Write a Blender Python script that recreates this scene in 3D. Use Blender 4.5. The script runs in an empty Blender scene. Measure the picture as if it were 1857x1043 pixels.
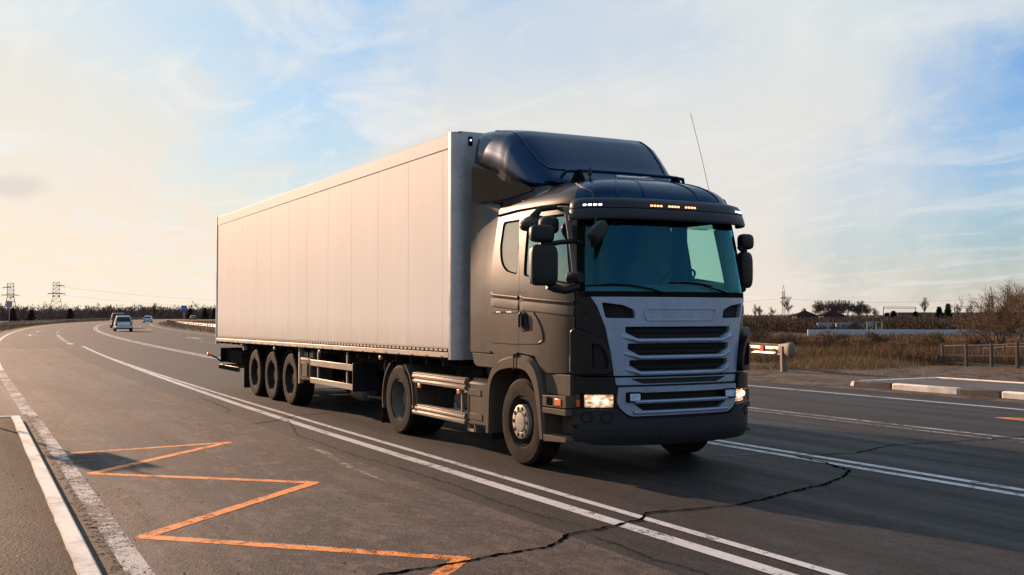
import bpy, bmesh, math, random
import numpy as np
from math import sin, cos, pi, radians, sqrt
from mathutils import Vector, Matrix
from mathutils.geometry import delaunay_2d_cdt
random.seed(7)
SC = bpy.context.scene
COL = SC.collection

# ------------------------------------------------------------------ camera
cd = bpy.data.cameras.new('camera'); cam = bpy.data.objects.new('camera', cd); COL.objects.link(cam)
cam.location = (10.765, -7.083, 1.734)
YAW, PIT = radians(151.886), radians(1.4706)
fwd = Vector((cos(PIT)*cos(YAW), cos(PIT)*sin(YAW), sin(PIT)))
cam.rotation_euler = fwd.to_track_quat('-Z', 'Y').to_euler()
cd.lens = 36.0*1923.5/1857; cd.sensor_width = 36.0; cd.clip_end = 9000; cd.clip_start = 0.1
SC.camera = cam

# ------------------------------------------------------------------ light
SUN_AZ, SUN_EL = radians(13.2), radians(14.3)          # the light travels towards +X and a little +Y
sl = bpy.data.lights.new('sun', 'SUN'); sl.energy = 5.0; sl.angle = radians(0.6); sl.color = (1.0, 0.635, 0.41)
so = bpy.data.objects.new('sun', sl); COL.objects.link(so)
so.rotation_euler = Vector((cos(SUN_EL)*cos(SUN_AZ), cos(SUN_EL)*sin(SUN_AZ), -sin(SUN_EL))).to_track_quat('-Z', 'Y').to_euler()

W = bpy.data.worlds.new('World'); SC.world = W; W.use_nodes = True
wn, wl = W.node_tree.nodes, W.node_tree.links
wn.clear()
def N(t, **k):
    n = wn.new(t)
    for a, b in k.items(): setattr(n, a, b)
    return n
def wmath(op, a, b=None, c=None, clamp=False):
    n = N('ShaderNodeMath', operation=op, use_clamp=clamp)
    for i, v in enumerate((a, b, c)):
        if v is None: continue
        if isinstance(v, (int, float)): n.inputs[i].default_value = v
        else: wl.new(v, n.inputs[i])
    return n.outputs[0]
def wmix(f, a, b):
    n = N('ShaderNodeMix', data_type='RGBA')
    for sock, v in ((n.inputs[0], f), (n.inputs[6], a), (n.inputs[7], b)):
        if isinstance(v, tuple): sock.default_value = (*v, 1)
        elif isinstance(v, (int, float)): sock.default_value = v
        else: wl.new(v, sock)
    return n.outputs[2]
def wramp(f, stops):
    n = N('ShaderNodeValToRGB'); e = n.color_ramp.elements
    while len(e) < len(stops): e.new(0.5)
    for i, (p, c) in enumerate(stops): e[i].position = p; e[i].color = (c, c, c, 1) if isinstance(c, (int, float)) else (*c, 1)
    wl.new(f, n.inputs[0]); return n.outputs[0]
sky = N('ShaderNodeTexSky', sky_type='NISHITA', sun_disc=False, sun_elevation=SUN_EL, sun_rotation=radians(256.8))
sky.air_density = 1.0; sky.dust_density = 2.0; sky.ozone_density = 1.5; sky.altitude = 100
tc = N('ShaderNodeTexCoord'); sep = N('ShaderNodeSeparateXYZ'); wl.new(tc.outputs['Generated'], sep.inputs[0])
X, Y, Z = sep.outputs
zc = wmath('ADD', wmath('MAXIMUM', Z, 0.0), 0.10)
cu = N('ShaderNodeCombineXYZ'); wl.new(wmath('DIVIDE', X, zc), cu.inputs[0]); wl.new(wmath('DIVIDE', Y, zc), cu.inputs[1])
def cloud(scale, rot, stretch, lo, hi, detail=6, dist=0.6, off=(0, 0, 0), rough=0.6):
    m = N('ShaderNodeMapping'); m.inputs['Rotation'].default_value = (0, 0, radians(rot)); m.inputs['Scale'].default_value = (scale, scale*stretch, 1)
    m.inputs['Location'].default_value = off
    wl.new(cu.outputs[0], m.inputs[0])
    n = N('ShaderNodeTexNoise'); n.inputs['Scale'].default_value = 1; n.inputs['Detail'].default_value = detail
    n.inputs['Distortion'].default_value = dist; n.inputs['Roughness'].default_value = rough
    wl.new(m.outputs[0], n.inputs['Vector'])
    r = N('ShaderNodeMapRange', interpolation_type='SMOOTHSTEP'); r.inputs[1].default_value = lo; r.inputs[2].default_value = hi
    wl.new(n.outputs[0], r.inputs[0]); return r.outputs[0]
# warmth: how far a direction turns towards the sun, and how close to the horizon it is
sx, sy = -cos(SUN_AZ), -sin(SUN_AZ)
dsun = wmath('ADD', wmath('MULTIPLY', X, sx), wmath('MULTIPLY', Y, sy))
sunside = wmath('MULTIPLY_ADD', dsun, 0.5, 0.5, clamp=True)
horizon = wmath('POWER', wmath('SUBTRACT', 1.0, wmath('MAXIMUM', Z, 0.0), clamp=True), 6.0)
skycol = N('ShaderNodeMix', data_type='RGBA', blend_type='MULTIPLY'); skycol.inputs[0].default_value = 1
wl.new(sky.outputs[0], skycol.inputs[6]); skycol.inputs[7].default_value = (0.34, 0.74, 1.22, 1)
SKY_S = 0.10
K = 0.574/SKY_S
veil_col = wmix(horizon, tuple(K*v for v in (0.58, 0.745, 0.85)), tuple(K*v for v in (0.80, 0.67, 0.54)))
veil_col = wmix(wmath('MULTIPLY', wmath('MULTIPLY', wmath('POWER', sunside, 4.0), 0.95), wmath('POWER', horizon, 0.45)), veil_col, tuple(K*v for v in (1.10, 0.91, 0.70)))
c1 = cloud(0.50, 40, 2.2, 0.38, 0.72, off=(3.1, 1.7, 0))
c2 = cloud(1.5, 25, 1.7, 0.46, 0.70, off=(7.3, 2.2, 0), dist=1.0, detail=9)
c3 = cloud(0.22, 60, 1.4, 0.40, 0.62, off=(1.3, 5.2, 0), detail=3)
base_veil = wmath('MULTIPLY_ADD', horizon, 0.45, wmath('MULTIPLY_ADD', sunside, 0.22, 0.22), clamp=True)
veil = wmath('ADD', base_veil, wmath('MULTIPLY', wmath('ADD', wmath('MULTIPLY', c1, 0.6), wmath('MULTIPLY', c3, 0.35)), 0.9), clamp=True)
dim = wmath('SUBTRACT', 1.0, wmath('MULTIPLY', wmath('POWER', sunside, 8.0), 0.7))
sk2 = N('ShaderNodeVectorMath', operation='SCALE'); wl.new(skycol.outputs[2], sk2.inputs[0]); wl.new(dim, sk2.inputs['Scale'])
nz = N('ShaderNodeTexNoise'); nz.inputs['Scale'].default_value = 3.2; nz.inputs['Detail'].default_value = 7; nz.inputs['Roughness'].default_value = 0.6; wl.new(tc.outputs['Generated'], nz.inputs['Vector'])
nc = N('ShaderNodeVectorMath', operation='MULTIPLY_ADD'); wl.new(nz.outputs['Color'], nc.inputs[0]); nc.inputs[1].default_value = (0.5, 0.5, 0.5); nc.inputs[2].default_value = (-0.25, -0.25, -0.25)
nd = N('ShaderNodeVectorMath', operation='ADD'); wl.new(tc.outputs['Generated'], nd.inputs[0]); wl.new(nc.outputs[0], nd.inputs[1])
def lobe(d, r, soft):       # a patch of sky round the direction d, with a ragged edge
    v = N('ShaderNodeVectorMath', operation='DISTANCE'); wl.new(nd.outputs[0], v.inputs[0]); v.inputs[1].default_value = d
    m = N('ShaderNodeMapRange', interpolation_type='SMOOTHSTEP'); wl.new(v.outputs['Value'], m.inputs[0])
    for i, q in enumerate((r-soft, r+soft, 1.0, 0.0)): m.inputs[i+1].default_value = q
    return m.outputs[0]
LOBES = (((-.757, .634, .162), .24, .13, .65), ((-.70, .68, .22), .16, .12, .3), ((-.59, .79, .150), .12, .09, -.8), ((-.825, .485, .290), .09, .09, -.38), ((-.979, .125, .15), .12, .08, .45), ((-.95, .22, .29), .16, .10, -.3))
for d_, r_, s_, a_ in LOBES:
    f_ = wmath('MULTIPLY', lobe(d_, r_, s_), a_)
    veil = wmath('ADD', veil, f_, clamp=True)
mixed = wmix(veil, sk2.outputs[0], veil_col)
bright = wmix(sunside, tuple(K*v for v in (0.80, 0.80, 0.80)), tuple(K*v for v in (0.93, 0.90, 0.86)))
mixed = wmix(wmath('MULTIPLY', c2, wmath('MULTIPLY_ADD', sunside, 1.1, -0.40, clamp=True)), mixed, bright)
ns = N('ShaderNodeVectorMath', operation='MULTIPLY_ADD'); wl.new(nc.outputs[0], ns.inputs[0]); ns.inputs[1].default_value = (.22, .22, .06); wl.new(tc.outputs['Generated'], ns.inputs[2])
wh_ = wmath('MULTIPLY', wmath('MULTIPLY_ADD', c1, 0.25, lobe((-.765, .625, .165), .20, .12)), 0.42, clamp=True)
mixed = wmix(wh_, mixed, tuple(K*v for v in (0.80, 0.79, 0.77)))
gm = N('ShaderNodeVectorMath', operation='MULTIPLY'); wl.new(ns.outputs[0], gm.inputs[0]); gm.inputs[1].default_value = (1, 1, 3.2)
gd = N('ShaderNodeVectorMath', operation='DISTANCE'); wl.new(gm.outputs[0], gd.inputs[0]); gd.inputs[1].default_value = (-.993, .052, .110*3.2)
gr_ = N('ShaderNodeMapRange', interpolation_type='SMOOTHSTEP'); wl.new(gd.outputs['Value'], gr_.inputs[0])
for i, q in enumerate((0.010, 0.045, 0.40, 0.0)): gr_.inputs[i+1].default_value = q
mixed = wmix(gr_.outputs[0], mixed, tuple(K*v for v in (0.60, 0.55, 0.53)))
bg = N('ShaderNodeBackground'); bg.inputs[1].default_value = SKY_S; wl.new(mixed, bg.inputs[0])
wo = N('ShaderNodeOutputWorld'); wl.new(bg.outputs[0], wo.inputs[0])

SC.view_settings.view_transform = 'Standard'; SC.view_settings.look = 'None'
SC.view_settings.gamma = 1.0; SC.view_settings.exposure = 0.8
SC.cycles.max_bounces = 8; SC.cycles.transparent_max_bounces = 24
SC.cycles.use_denoising = True
SC.cycles.caustics_reflective = False; SC.cycles.caustics_refractive = False

# ------------------------------------------------------------------ materials
MATS = {}
class NT:
    def __init__(s, name):
        s.m = bpy.data.materials.new(name); s.m.use_nodes = True
        s.n, s.l = s.m.node_tree.nodes, s.m.node_tree.links
        s.b = s.n['Principled BSDF']; s.out = s.n['Material Output']
        s.tc = None
    def co(s, kind='Object'):
        if s.tc is None: s.tc = s.n.new('ShaderNodeTexCoord')
        return s.tc.outputs[kind]
    def mapping(s, scale=(1, 1, 1), rot=(0, 0, 0), loc=(0, 0, 0), kind='Object'):
        m = s.n.new('ShaderNodeMapping'); s.l.new(s.co(kind), m.inputs[0])
        m.inputs['Scale'].default_value = scale; m.inputs['Rotation'].default_value = rot; m.inputs['Location'].default_value = loc
        return m.outputs[0]
    def noise(s, scale, vec=None, detail=4, rough=0.55, dist=0.0):
        n = s.n.new('ShaderNodeTexNoise'); n.inputs['Scale'].default_value = scale; n.inputs['Detail'].default_value = detail
        n.inputs['Roughness'].default_value = rough; n.inputs['Distortion'].default_value = dist
        s.l.new(vec if vec is not None else s.co(), n.inputs['Vector']); return n.outputs[0]
    def voro(s, scale, vec=None, feature='F1'):
        n = s.n.new('ShaderNodeTexVoronoi'); n.feature = feature; n.inputs['Scale'].default_value = scale
        s.l.new(vec if vec is not None else s.co(), n.inputs['Vector']); return n.outputs['Distance']
    def rng(s, f, lo, hi, a=0.0, b=1.0, smooth=True):
        r = s.n.new('ShaderNodeMapRange'); r.interpolation_type = 'SMOOTHSTEP' if smooth else 'LINEAR'
        for i, v in enumerate((lo, hi, a, b)): r.inputs[i+1].default_value = v
        s.l.new(f, r.inputs[0]); return r.outputs[0]
    def math(s, op, a, b=None, clamp=False):
        n = s.n.new('ShaderNodeMath'); n.operation = op; n.use_clamp = clamp
        for i, v in enumerate((a, b)):
            if v is None: continue
            if isinstance(v, (int, float)): n.inputs[i].default_value = v
            else: s.l.new(v, n.inputs[i])
        return n.outputs[0]
    def mix(s, f, a, b, blend='MIX'):
        n = s.n.new('ShaderNodeMix'); n.data_type = 'RGBA'; n.blend_type = blend
        for sock, v in ((n.inputs[0], f), (n.inputs[6], a), (n.inputs[7], b)):
            if isinstance(v, tuple): sock.default_value = (*v, 1)
            elif isinstance(v, (int, float)): sock.default_value = v
            else: s.l.new(v, sock)
        return n.outputs[2]
    def set(s, **k):
        for a, v in k.items():
            sock = s.b.inputs[a.replace('_', ' ')]
            if hasattr(v, 'is_linked') or hasattr(v, 'links'): s.l.new(v, sock)
            elif isinstance(v, tuple) and len(v) == 3: sock.default_value = (*v, 1)
            else: sock.default_value = v
        return s
    def bump(s, h, strength=0.3, dist=0.02):
        n = s.n.new('ShaderNodeBump'); n.inputs['Strength'].default_value = strength; n.inputs['Distance'].default_value = dist
        s.l.new(h, n.inputs['Height']); s.l.new(n.outputs[0], s.b.inputs['Normal']); return s
def simple(name, col, rough=0.5, metal=0.0, var=0.12, vs=3.0, coat=0.0, dirt=None, dirt_amt=0.0, spec=0.5):
    t = NT(name)
    n = t.noise(vs, detail=5)
    c = t.mix(t.rng(n, 0.3, 0.7), tuple(v*(1-var) for v in col), tuple(min(1, v*(1+var)) for v in col))
    if dirt:
        n2 = t.noise(vs*2.3, detail=8, rough=0.7)
        c = t.mix(t.rng(n2, 0.35, 0.75, 0, dirt_amt), c, dirt)
    t.set(Base_Color=c, Metallic=metal)
    t.set(Roughness=t.rng(n, 0.2, 0.8, max(0.02, rough-0.06), min(1, rough+0.08)))
    t.b.inputs['Coat Weight'].default_value = coat; t.b.inputs['Coat Roughness'].default_value = 0.12
    t.b.inputs['Specular IOR Level'].default_value = spec
    MATS[name] = t.m; return t
DUST = (0.24, 0.175, 0.125)

# asphalt: fine aggregate, lane wear stretched along the traffic, stains
def asphalt(name, c0, c1, sc=1.0, warm=0.0, pits=0.35, spec=0.2):
    t = NT(name)
    gp = t.n.new('ShaderNodeNewGeometry').outputs['Position']
    def mp(scale, loc=(0, 0, 0), rot=(0, 0, 0)):
        m = t.n.new('ShaderNodeMapping'); t.l.new(gp, m.inputs[0]); m.inputs['Scale'].default_value = scale
        m.inputs['Location'].default_value = loc; m.inputs['Rotation'].default_value = rot; return m.outputs[0]
    big = t.noise(0.35, mp((0.5, 1, 1)), detail=6, rough=0.62, dist=0.4)
    streak = t.noise(1.0, mp((0.09, 1.9, 1)), detail=6, rough=0.6)
    fine = t.noise(55, gp, detail=3, rough=0.7)
    peb = t.voro(42, gp)
    blotch = t.noise(2.6, mp((0.7, 1.3, 1), (4, 2, 0)), detail=8, rough=0.7, dist=0.8)
    c = t.mix(t.rng(big, 0.40, 0.60), c0, c1)
    c = t.mix(t.rng(streak, 0.45, 0.60, 0, 0.55), c, tuple(v*0.62 for v in c0))
    c = t.mix(t.rng(blotch, 0.51, 0.63, 0, 0.8*warm), c, (c1[0]*1.45, c1[1]*1.25, c1[2]*1.05))
    c = t.mix(t.rng(blotch, 0.38, 0.48, 0.6, 0), c, tuple(v*0.6 for v in c0))
    c = t.mix(t.rng(fine, 0.34, 0.52, 0.8, 0), c, tuple(v*0.35 for v in c0))
    c = t.mix(t.rng(peb, 0.0, 0.26, 0.75, 0), c, tuple(min(1, v*3.0) for v in c1))
    spx = t.n.new('ShaderNodeSeparateXYZ'); t.l.new(gp, spx.inputs[0]); tr_ = None
    for yc, wd in ((-4.75, .42), (-3.25, .42), (-1.0, .42), (1.15, .42), (3.2, .45), (5.0, .45), (7.1, .45), (9.0, .45)):
        q = t.rng(t.math('ABSOLUTE', t.math('SUBTRACT', spx.outputs[1], yc)), wd*.35, wd, 1, 0); tr_ = q if tr_ is None else t.math('MAXIMUM', tr_, q)
    tr_ = t.math('MULTIPLY', t.math('MULTIPLY', tr_, t.rng(spx.outputs[0], -70, -30, 0, 1)), t.rng(t.noise(1.0, mp((0.25, 1.6, 1), (9, 0, 0)), detail=6, rough=.7), .40, .60, .15, 1.0))
    c = t.mix(t.math('MULTIPLY', tr_, 0.5), c, tuple(v*0.55 for v in c0))
    pv = t.voro(7.0, mp((0.8, 1.2, 1), (1, 3, 0))); pn = t.noise(1.7, gp, detail=5, rough=0.7)
    pit = t.math('MULTIPLY', t.rng(pv, 0.08, 0.26, 1, 0), t.rng(pn, 0.44, 0.56, 0, 0.9*pits))
    c = t.mix(pit, c, tuple(v*0.3 for v in c0))
    mid = t.noise(9.0, mp((0.7, 1.3, 1)), detail=7, rough=0.75, dist=0.5)
    c = t.mix(t.rng(mid, 0.48, 0.38, 0, 0.6), c, tuple(v*0.5 for v in c0)); c = t.mix(t.rng(mid, 0.53, 0.64, 0, 0.45), c, tuple(min(1, v*1.5) for v in c1))
    t.set(Base_Color=c, Roughness=t.rng(streak, 0.3, 0.7, 0.62, 0.85))
    t.b.inputs['Specular IOR Level'].default_value = spec
    h = t.math('ADD', t.math('MULTIPLY', fine, 0.6), t.math('MULTIPLY', peb, 0.7))
    t.bump(h, 0.55, 0.008); MATS[name] = t.m; return t
asphalt('asphalt', (0.0155, 0.0130, 0.0128), (0.033, 0.0260, 0.0240), warm=0.6, spec=0.25)
asphalt('asphalt_near', (0.044, 0.032, 0.028), (0.108, 0.077, 0.063), warm=1.0, pits=1.0, spec=0.24)
asphalt('asphalt_walk', (0.016, 0.011, 0.009), (0.050, 0.036, 0.028), warm=0.8, pits=1.0, spec=0.05)
asphalt('asphalt_island', (0.10, 0.088, 0.082), (0.15, 0.128, 0.118), warm=0.3)

def paint(name, col, under, wear=0.5, sc=7.0):
    t = NT(name)
    gp = t.n.new('ShaderNodeNewGeometry').outputs['Position']
    a = t.noise(sc, gp, detail=10, rough=0.75); b = t.noise(sc*9, gp, detail=4, rough=0.8); d = t.noise(1.1, gp, detail=4)
    s = t.math('ADD', t.math('ADD', t.math('MULTIPLY', a, 0.55), t.math('MULTIPLY', b, 0.45)), t.math('MULTIPLY', t.math('SUBTRACT', d, 0.5), 0.30))
    keep = t.rng(s, wear-0.045, wear+0.045, 0, 1)
    dirty = t.rng(t.noise(2.2, gp, detail=8, rough=0.7), 0.3, 0.8, 0.0, 0.5)
    t.set(Base_Color=t.mix(dirty, col, tuple(v*0.62 for v in col)), Roughness=0.62)
    tr = t.n.new('ShaderNodeBsdfTransparent'); mx = t.n.new('ShaderNodeMixShader')
    t.l.new(keep, mx.inputs[0]); t.l.new(tr.outputs[0], mx.inputs[1]); t.l.new(t.b.outputs[0], mx.inputs[2]); t.l.new(mx.outputs[0], t.out.inputs[0])
    MATS[name] = t.m
paint('line_white', (0.60, 0.565, 0.55), None, 0.437)
paint('line_worn', (0.46, 0.41, 0.38), None, 0.495)
paint('line_faint', (0.40, 0.37, 0.35), None, 0.50)
paint('line_orange', (0.92, 0.27, 0.03), None, 0.445)
paint('stain_pale', (0.33, 0.25, 0.16), None, 0.52)
simple('crack_tar', (0.004, 0.0035, 0.0035), 0.95, spec=0.0)
simple('crack_faint', (0.018, 0.014, 0.012), 0.95, spec=0.05)
simple('crack_pale', (0.22, 0.22, 0.22), 0.9)

t = NT('ground')
gp = t.n.new('ShaderNodeNewGeometry').outputs['Position']
a = t.noise(0.05, gp, detail=8, rough=0.7); b = t.noise(0.9, gp, detail=10, rough=0.75, dist=0.7); c_ = t.noise(9, gp, detail=8, rough=0.75)
c = t.mix(t.rng(b, 0.42, 0.57), (0.07, 0.045, 0.03), (0.21, 0.135, 0.08))
c = t.mix(t.rng(a, 0.35, 0.6), c, (0.20, 0.125, 0.062))
c = t.mix(t.rng(c_, 0.35, 0.62, 0.7, 0), c, (0.05, 0.036, 0.028))
t.set(Base_Color=c, Roughness=0.95); t.b.inputs['Specular IOR Level'].default_value = 0.1
t.bump(t.math('ADD', b, c_), 0.9, 0.12); MATS['ground'] = t.m
t = NT('gravel')
gp = t.n.new('ShaderNodeNewGeometry').outputs['Position']
b = t.noise(1.3, gp, detail=10, rough=0.75, dist=0.6); c_ = t.noise(22, gp, detail=8, rough=0.8); v = t.voro(38, gp)
c = t.mix(t.rng(b, 0.42, 0.56), (0.060, 0.042, 0.032), (0.21, 0.15, 0.105))
c = t.mix(t.rng(c_, 0.38, 0.6, 0.8, 0), c, (0.05, 0.04, 0.035))
t.set(Base_Color=c, Roughness=0.95); t.b.inputs['Specular IOR Level'].default_value = 0.15
t.bump(t.math('ADD', t.math('ADD', b, c_), v), 0.8, 0.03); MATS['gravel'] = t.m

def concrete(name, col, wear=(0.11, 0.10, 0.09), amt=0.6):
    t = NT(name); gp = t.n.new('ShaderNodeNewGeometry').outputs['Position']
    a = t.noise(2.0, gp, detail=10, rough=0.75); b = t.noise(30, gp, detail=6, rough=0.8)
    c = t.mix(t.rng(a, 0.42, 0.72, 0, amt), col, wear); c = t.mix(t.rng(b, 0.55, 0.72, 0, 0.6), c, wear)
    t.set(Base_Color=c, Roughness=0.85).bump(t.math('ADD', a, b), 0.5, 0.01); MATS[name] = t.m
concrete('kerb_white', (0.74, 0.68, 0.60)); concrete('kerb_dark', (0.045, 0.04, 0.04)); concrete('kerb_plain', (0.36, 0.33, 0.30), amt=0.4)
concrete('concrete', (0.36, 0.40, 0.44), (0.26, 0.25, 0.24), 0.6)

# truck paint: dark slate, glossy, with road dust settled more thickly low down on the sides
def truck_paint(name, col, rough=0.30, metal=0.35, dust=0.5, coat=0.35, spec=0.5, crough=0.10):
    t = NT(name)
    gp = t.n.new('ShaderNodeNewGeometry'); sp = t.n.new('ShaderNodeSeparateXYZ'); t.l.new(gp.outputs['Position'], sp.inputs[0])
    sn = t.n.new('ShaderNodeSeparateXYZ'); t.l.new(gp.outputs['Normal'], sn.inputs[0])
    streak = t.noise(1.0, t.mapping((2.2, 2.2, 0.7)), detail=9, rough=0.72, dist=0.8)
    low = t.rng(sp.outputs[2], 0.3, 3.0, 1.2, 0.25)
    amt = t.math('MULTIPLY', t.math('MULTIPLY', low, t.rng(streak, 0.36, 0.64, 0.65, 1.15)), dust)
    t.set(Base_Color=t.mix(amt, col, DUST), Metallic=t.rng(amt, 0, 0.6, metal, 0.0), Roughness=t.rng(amt, 0.0, 0.6, rough, 0.62))
    t.b.inputs['Coat Weight'].default_value = coat; t.b.inputs['Coat Roughness'].default_value = crough; t.b.inputs['Specular IOR Level'].default_value = spec
    t.bump(t.noise(1.3, t.mapping((1, 1, 1)), detail=2), 0.25, 0.03)
    MATS[name] = t.m
truck_paint('cab_paint', (0.024, 0.017, 0.012), 0.40, 0.0, 0.12, 0.50, 0.12, 0.07)
truck_paint('wing_paint', (0.020, 0.018, 0.017), 0.5, 0.0, 0.20, 0.08, 0.0, 0.13)
truck_paint('deflector_paint', (0.005, 0.028, 0.072), 0.24, 0.85, 0.015, 0.05)
truck_paint('corner_black', (0.006, 0.007, 0.009), 0.32, 0.0, 0.01, 0.0, 0.22)
truck_paint('dusty_plastic', (0.035, 0.031, 0.028), 0.6, 0.0, 0.26, 0.0, 0.05)
truck_paint('bumper_plastic', (0.012, 0.014, 0.018), 0.5, 0.0, 0.03, 0.0, 0.22)
simple('visor_plastic', (0.010, 0.014, 0.020), 0.42, spec=0.28)
simple('grille_paint_sky_tint', (0.24, 0.31, 0.43), 0.34, 0.3, var=0.05, coat=0.25, dirt=(0.12, 0.11, 0.10), dirt_amt=0.25)  # silver paint, with the blue of the reflected sky put into its colour
simple('grille_mesh', (0.008, 0.008, 0.009), 0.7)
simple('rubber', (0.016, 0.014, 0.013), 0.75, dirt=DUST, dirt_amt=0.16, vs=3, spec=0.035)
simple('tread_rubber', (0.012, 0.012, 0.012), 0.85, spec=0.0, dirt=DUST, dirt_amt=0.2, vs=5)
simple('black', (0.010, 0.010, 0.010), 0.7, spec=0.0)
simple('seam_black', (0.006, 0.006, 0.006), 0.9)
simple('chassis', (0.013, 0.013, 0.014), 0.7, spec=0.0, dirt=DUST, dirt_amt=0.25)
simple('mirror_plastic', (0.012, 0.012, 0.013), 0.5, spec=0.25)
simple('aluminium', (0.20, 0.165, 0.13), 0.5, 0.3, dirt=DUST, dirt_amt=0.5, spec=0.3)
simple('hub_paint', (0.33, 0.285, 0.23), 0.5, 0.1, dirt=(0.12, 0.09, 0.07), dirt_amt=0.5, vs=14)
simple('bright_metal', (0.62, 0.60, 0.57), 0.28, 0.85, dirt=DUST, dirt_amt=0.35, vs=14)
simple('rim_dark', (0.022, 0.021, 0.021), 0.6, 0.0, spec=0.03,  dirt=DUST, dirt_amt=0.12)
simple('tank_grey', (0.10, 0.095, 0.09), 0.6, 0.0, spec=0.05, dirt=DUST, dirt_amt=0.5)
simple('mirror_glass', (0.85, 0.85, 0.85), 0.03, 1.0, var=0.02)
simple('galvanised', (0.135, 0.118, 0.092), 0.65, 0.1, spec=0.3, dirt=(0.25, 0.2, 0.15), dirt_amt=0.4)
simple('rail_steel', (0.15, 0.135, 0.10), 0.45, 0.2, dirt=(0.16, 0.12, 0.08), dirt_amt=0.4)
simple('pole_grey', (0.42, 0.42, 0.42), 0.5, 0.3)
simple('seat_cloth', (0.03, 0.035, 0.04), 0.9)
simple('dash', (0.07, 0.075, 0.08), 0.7)
simple('cab_lining', (0.12, 0.12, 0.12), 0.9)
simple('curtain', (0.55, 0.46, 0.36), 0.9)
simple('red_plastic', (0.45, 0.02, 0.01), 0.3)
simple('orange_plastic', (0.75, 0.16, 0.02), 0.3)
simple('sign_blue', (0.02, 0.08, 0.35), 0.45)
simple('sign_back', (0.22, 0.24, 0.29), 0.5, 0.2)
simple('steel_lattice', (0.10, 0.085, 0.08), 0.7, 0.2)
simple('fence_iron', (0.028, 0.024, 0.022), 0.7)
simple('bark', (0.075, 0.052, 0.040), 0.95, var=0.3)
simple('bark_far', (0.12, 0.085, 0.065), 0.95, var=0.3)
simple('roof_dark', (0.030, 0.022, 0.020), 0.9, spec=0.0)
simple('house_wall', (0.08, 0.06, 0.05), 0.9)

# trailer skin: white panels, slightly warm in tone, faint vertical grime
t = NT('trailer_white')
st = t.noise(1.0, t.mapping((1.6, 1.6, 0.22)), detail=7, rough=0.62)
fi = t.noise(6.0, t.mapping((1, 1, 0.35)), detail=6, rough=0.7)
gp = t.n.new('ShaderNodeNewGeometry'); sp = t.n.new('ShaderNodeSeparateXYZ'); t.l.new(gp.outputs['Position'], sp.inputs[0])
low = t.rng(sp.outputs[2], 1.2, 1.75, 0.55, 0.0)
c = t.mix(t.rng(st, 0.35, 0.7, 0, 0.30), (0.69, 0.655, 0.61), (0.61, 0.57, 0.52))
c = t.mix(t.math('MULTIPLY', low, t.rng(fi, 0.2, 0.7, 0.5, 1.0)), c, (0.42, 0.34, 0.26))
t.set(Base_Color=c, Roughness=0.62); t.b.inputs['Specular IOR Level'].default_value = 0.05; t.b.inputs['Coat Weight'].default_value = 0.0; t.b.inputs['Coat Roughness'].default_value = 0.25
t.bump(t.noise(0.7, t.mapping((1, 1, 0.25)), detail=2), 0.08, 0.1); MATS['trailer_white'] = t.m
simple('trailer_post', (0.37, 0.375, 0.39), 0.42, 0.2, dirt=(0.3, 0.27, 0.25), dirt_amt=0.3)
simple('trailer_rail', (0.34, 0.28, 0.22), 0.5, 0.2, dirt=(0.16, 0.12, 0.09), dirt_amt=0.6)

def glass(name, tint, spec=1.0, rough=0.02, gcol=(1, 1, 1)):
    t = NT(name)
    ge = t.n.new('ShaderNodeNewGeometry'); dt = t.n.new('ShaderNodeVectorMath'); dt.operation = 'DOT_PRODUCT'
    t.l.new(ge.outputs['Normal'], dt.inputs[0]); t.l.new(ge.outputs['Incoming'], dt.inputs[1])
    sch = t.math('MULTIPLY', t.math('POWER', t.math('SUBTRACT', 1.0, t.math('ABSOLUTE', dt.outputs['Value']), clamp=True), 5.0), 0.96)
    fr = t.math('ADD', sch, 0.04)
    tr = t.n.new('ShaderNodeBsdfTransparent'); tr.inputs[0].default_value = (*tint, 1)
    gl = t.n.new('ShaderNodeBsdfGlossy'); gl.inputs['Roughness'].default_value = rough; gl.inputs[0].default_value = (*gcol, 1)
    mx = t.n.new('ShaderNodeMixShader'); f = t.math('MULTIPLY', fr, spec, clamp=True)
    t.l.new(f, mx.inputs[0]); t.l.new(tr.outputs[0], mx.inputs[1]); t.l.new(gl.outputs[0], mx.inputs[2]); t.l.new(mx.outputs[0], t.out.inputs[0])
    MATS[name] = t.m
glass('windscreen_glass', (0.60, 0.95, 0.86), 1.7, gcol=(0.14, 0.62, 0.80))
glass('side_glass', (0.72, 0.92, 0.82), 6.5, gcol=(0.72, 0.95, 0.80))
glass('rear_side_glass', (0.90, 0.88, 0.84), 6.5, gcol=(1.0, 0.84, 0.66))
glass('tinted_glass', (0.30, 0.55, 0.60), 1.2)
glass('clear_cover', (0.93, 0.93, 0.93), 1.0)
glass('dark_glass', (0.02, 0.025, 0.03), 1.2)
def emit(name, col, strength, base=(0.5, 0.5, 0.5), var=None, scale=8.0, stretch=(1, 1, 1)):
    t = NT(name); t.set(Base_Color=base, Roughness=0.25)
    t.b.inputs['Emission Color'].default_value = (*col, 1)
    if var:
        n = t.noise(scale, t.mapping(stretch), detail=4, rough=0.6, dist=1.5)
        t.l.new(t.rng(n, 0.35, 0.72, strength*var, strength), t.b.inputs['Emission Strength'])
    else: t.b.inputs['Emission Strength'].default_value = strength
    MATS[name] = t.m
emit('headlamp_lit', (1.0, 0.50, 0.22), 1.1, var=0.06, scale=11, stretch=(1, 1, 2.2))
emit('bulb', (1.0, 0.80, 0.55), 5)
emit('amber_lit', (1.0, 0.35, 0.12), 1.8)
emit('amber_bulb', (1.0, 0.25, 0.03), 4)
emit('led_white', (0.8, 0.9, 1.0), 2.2)
emit('spot_lens', (0.3, 0.6, 1.0), 0.10, base=(0.25, 0.30, 0.36), var=0.2, scale=14)
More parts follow.
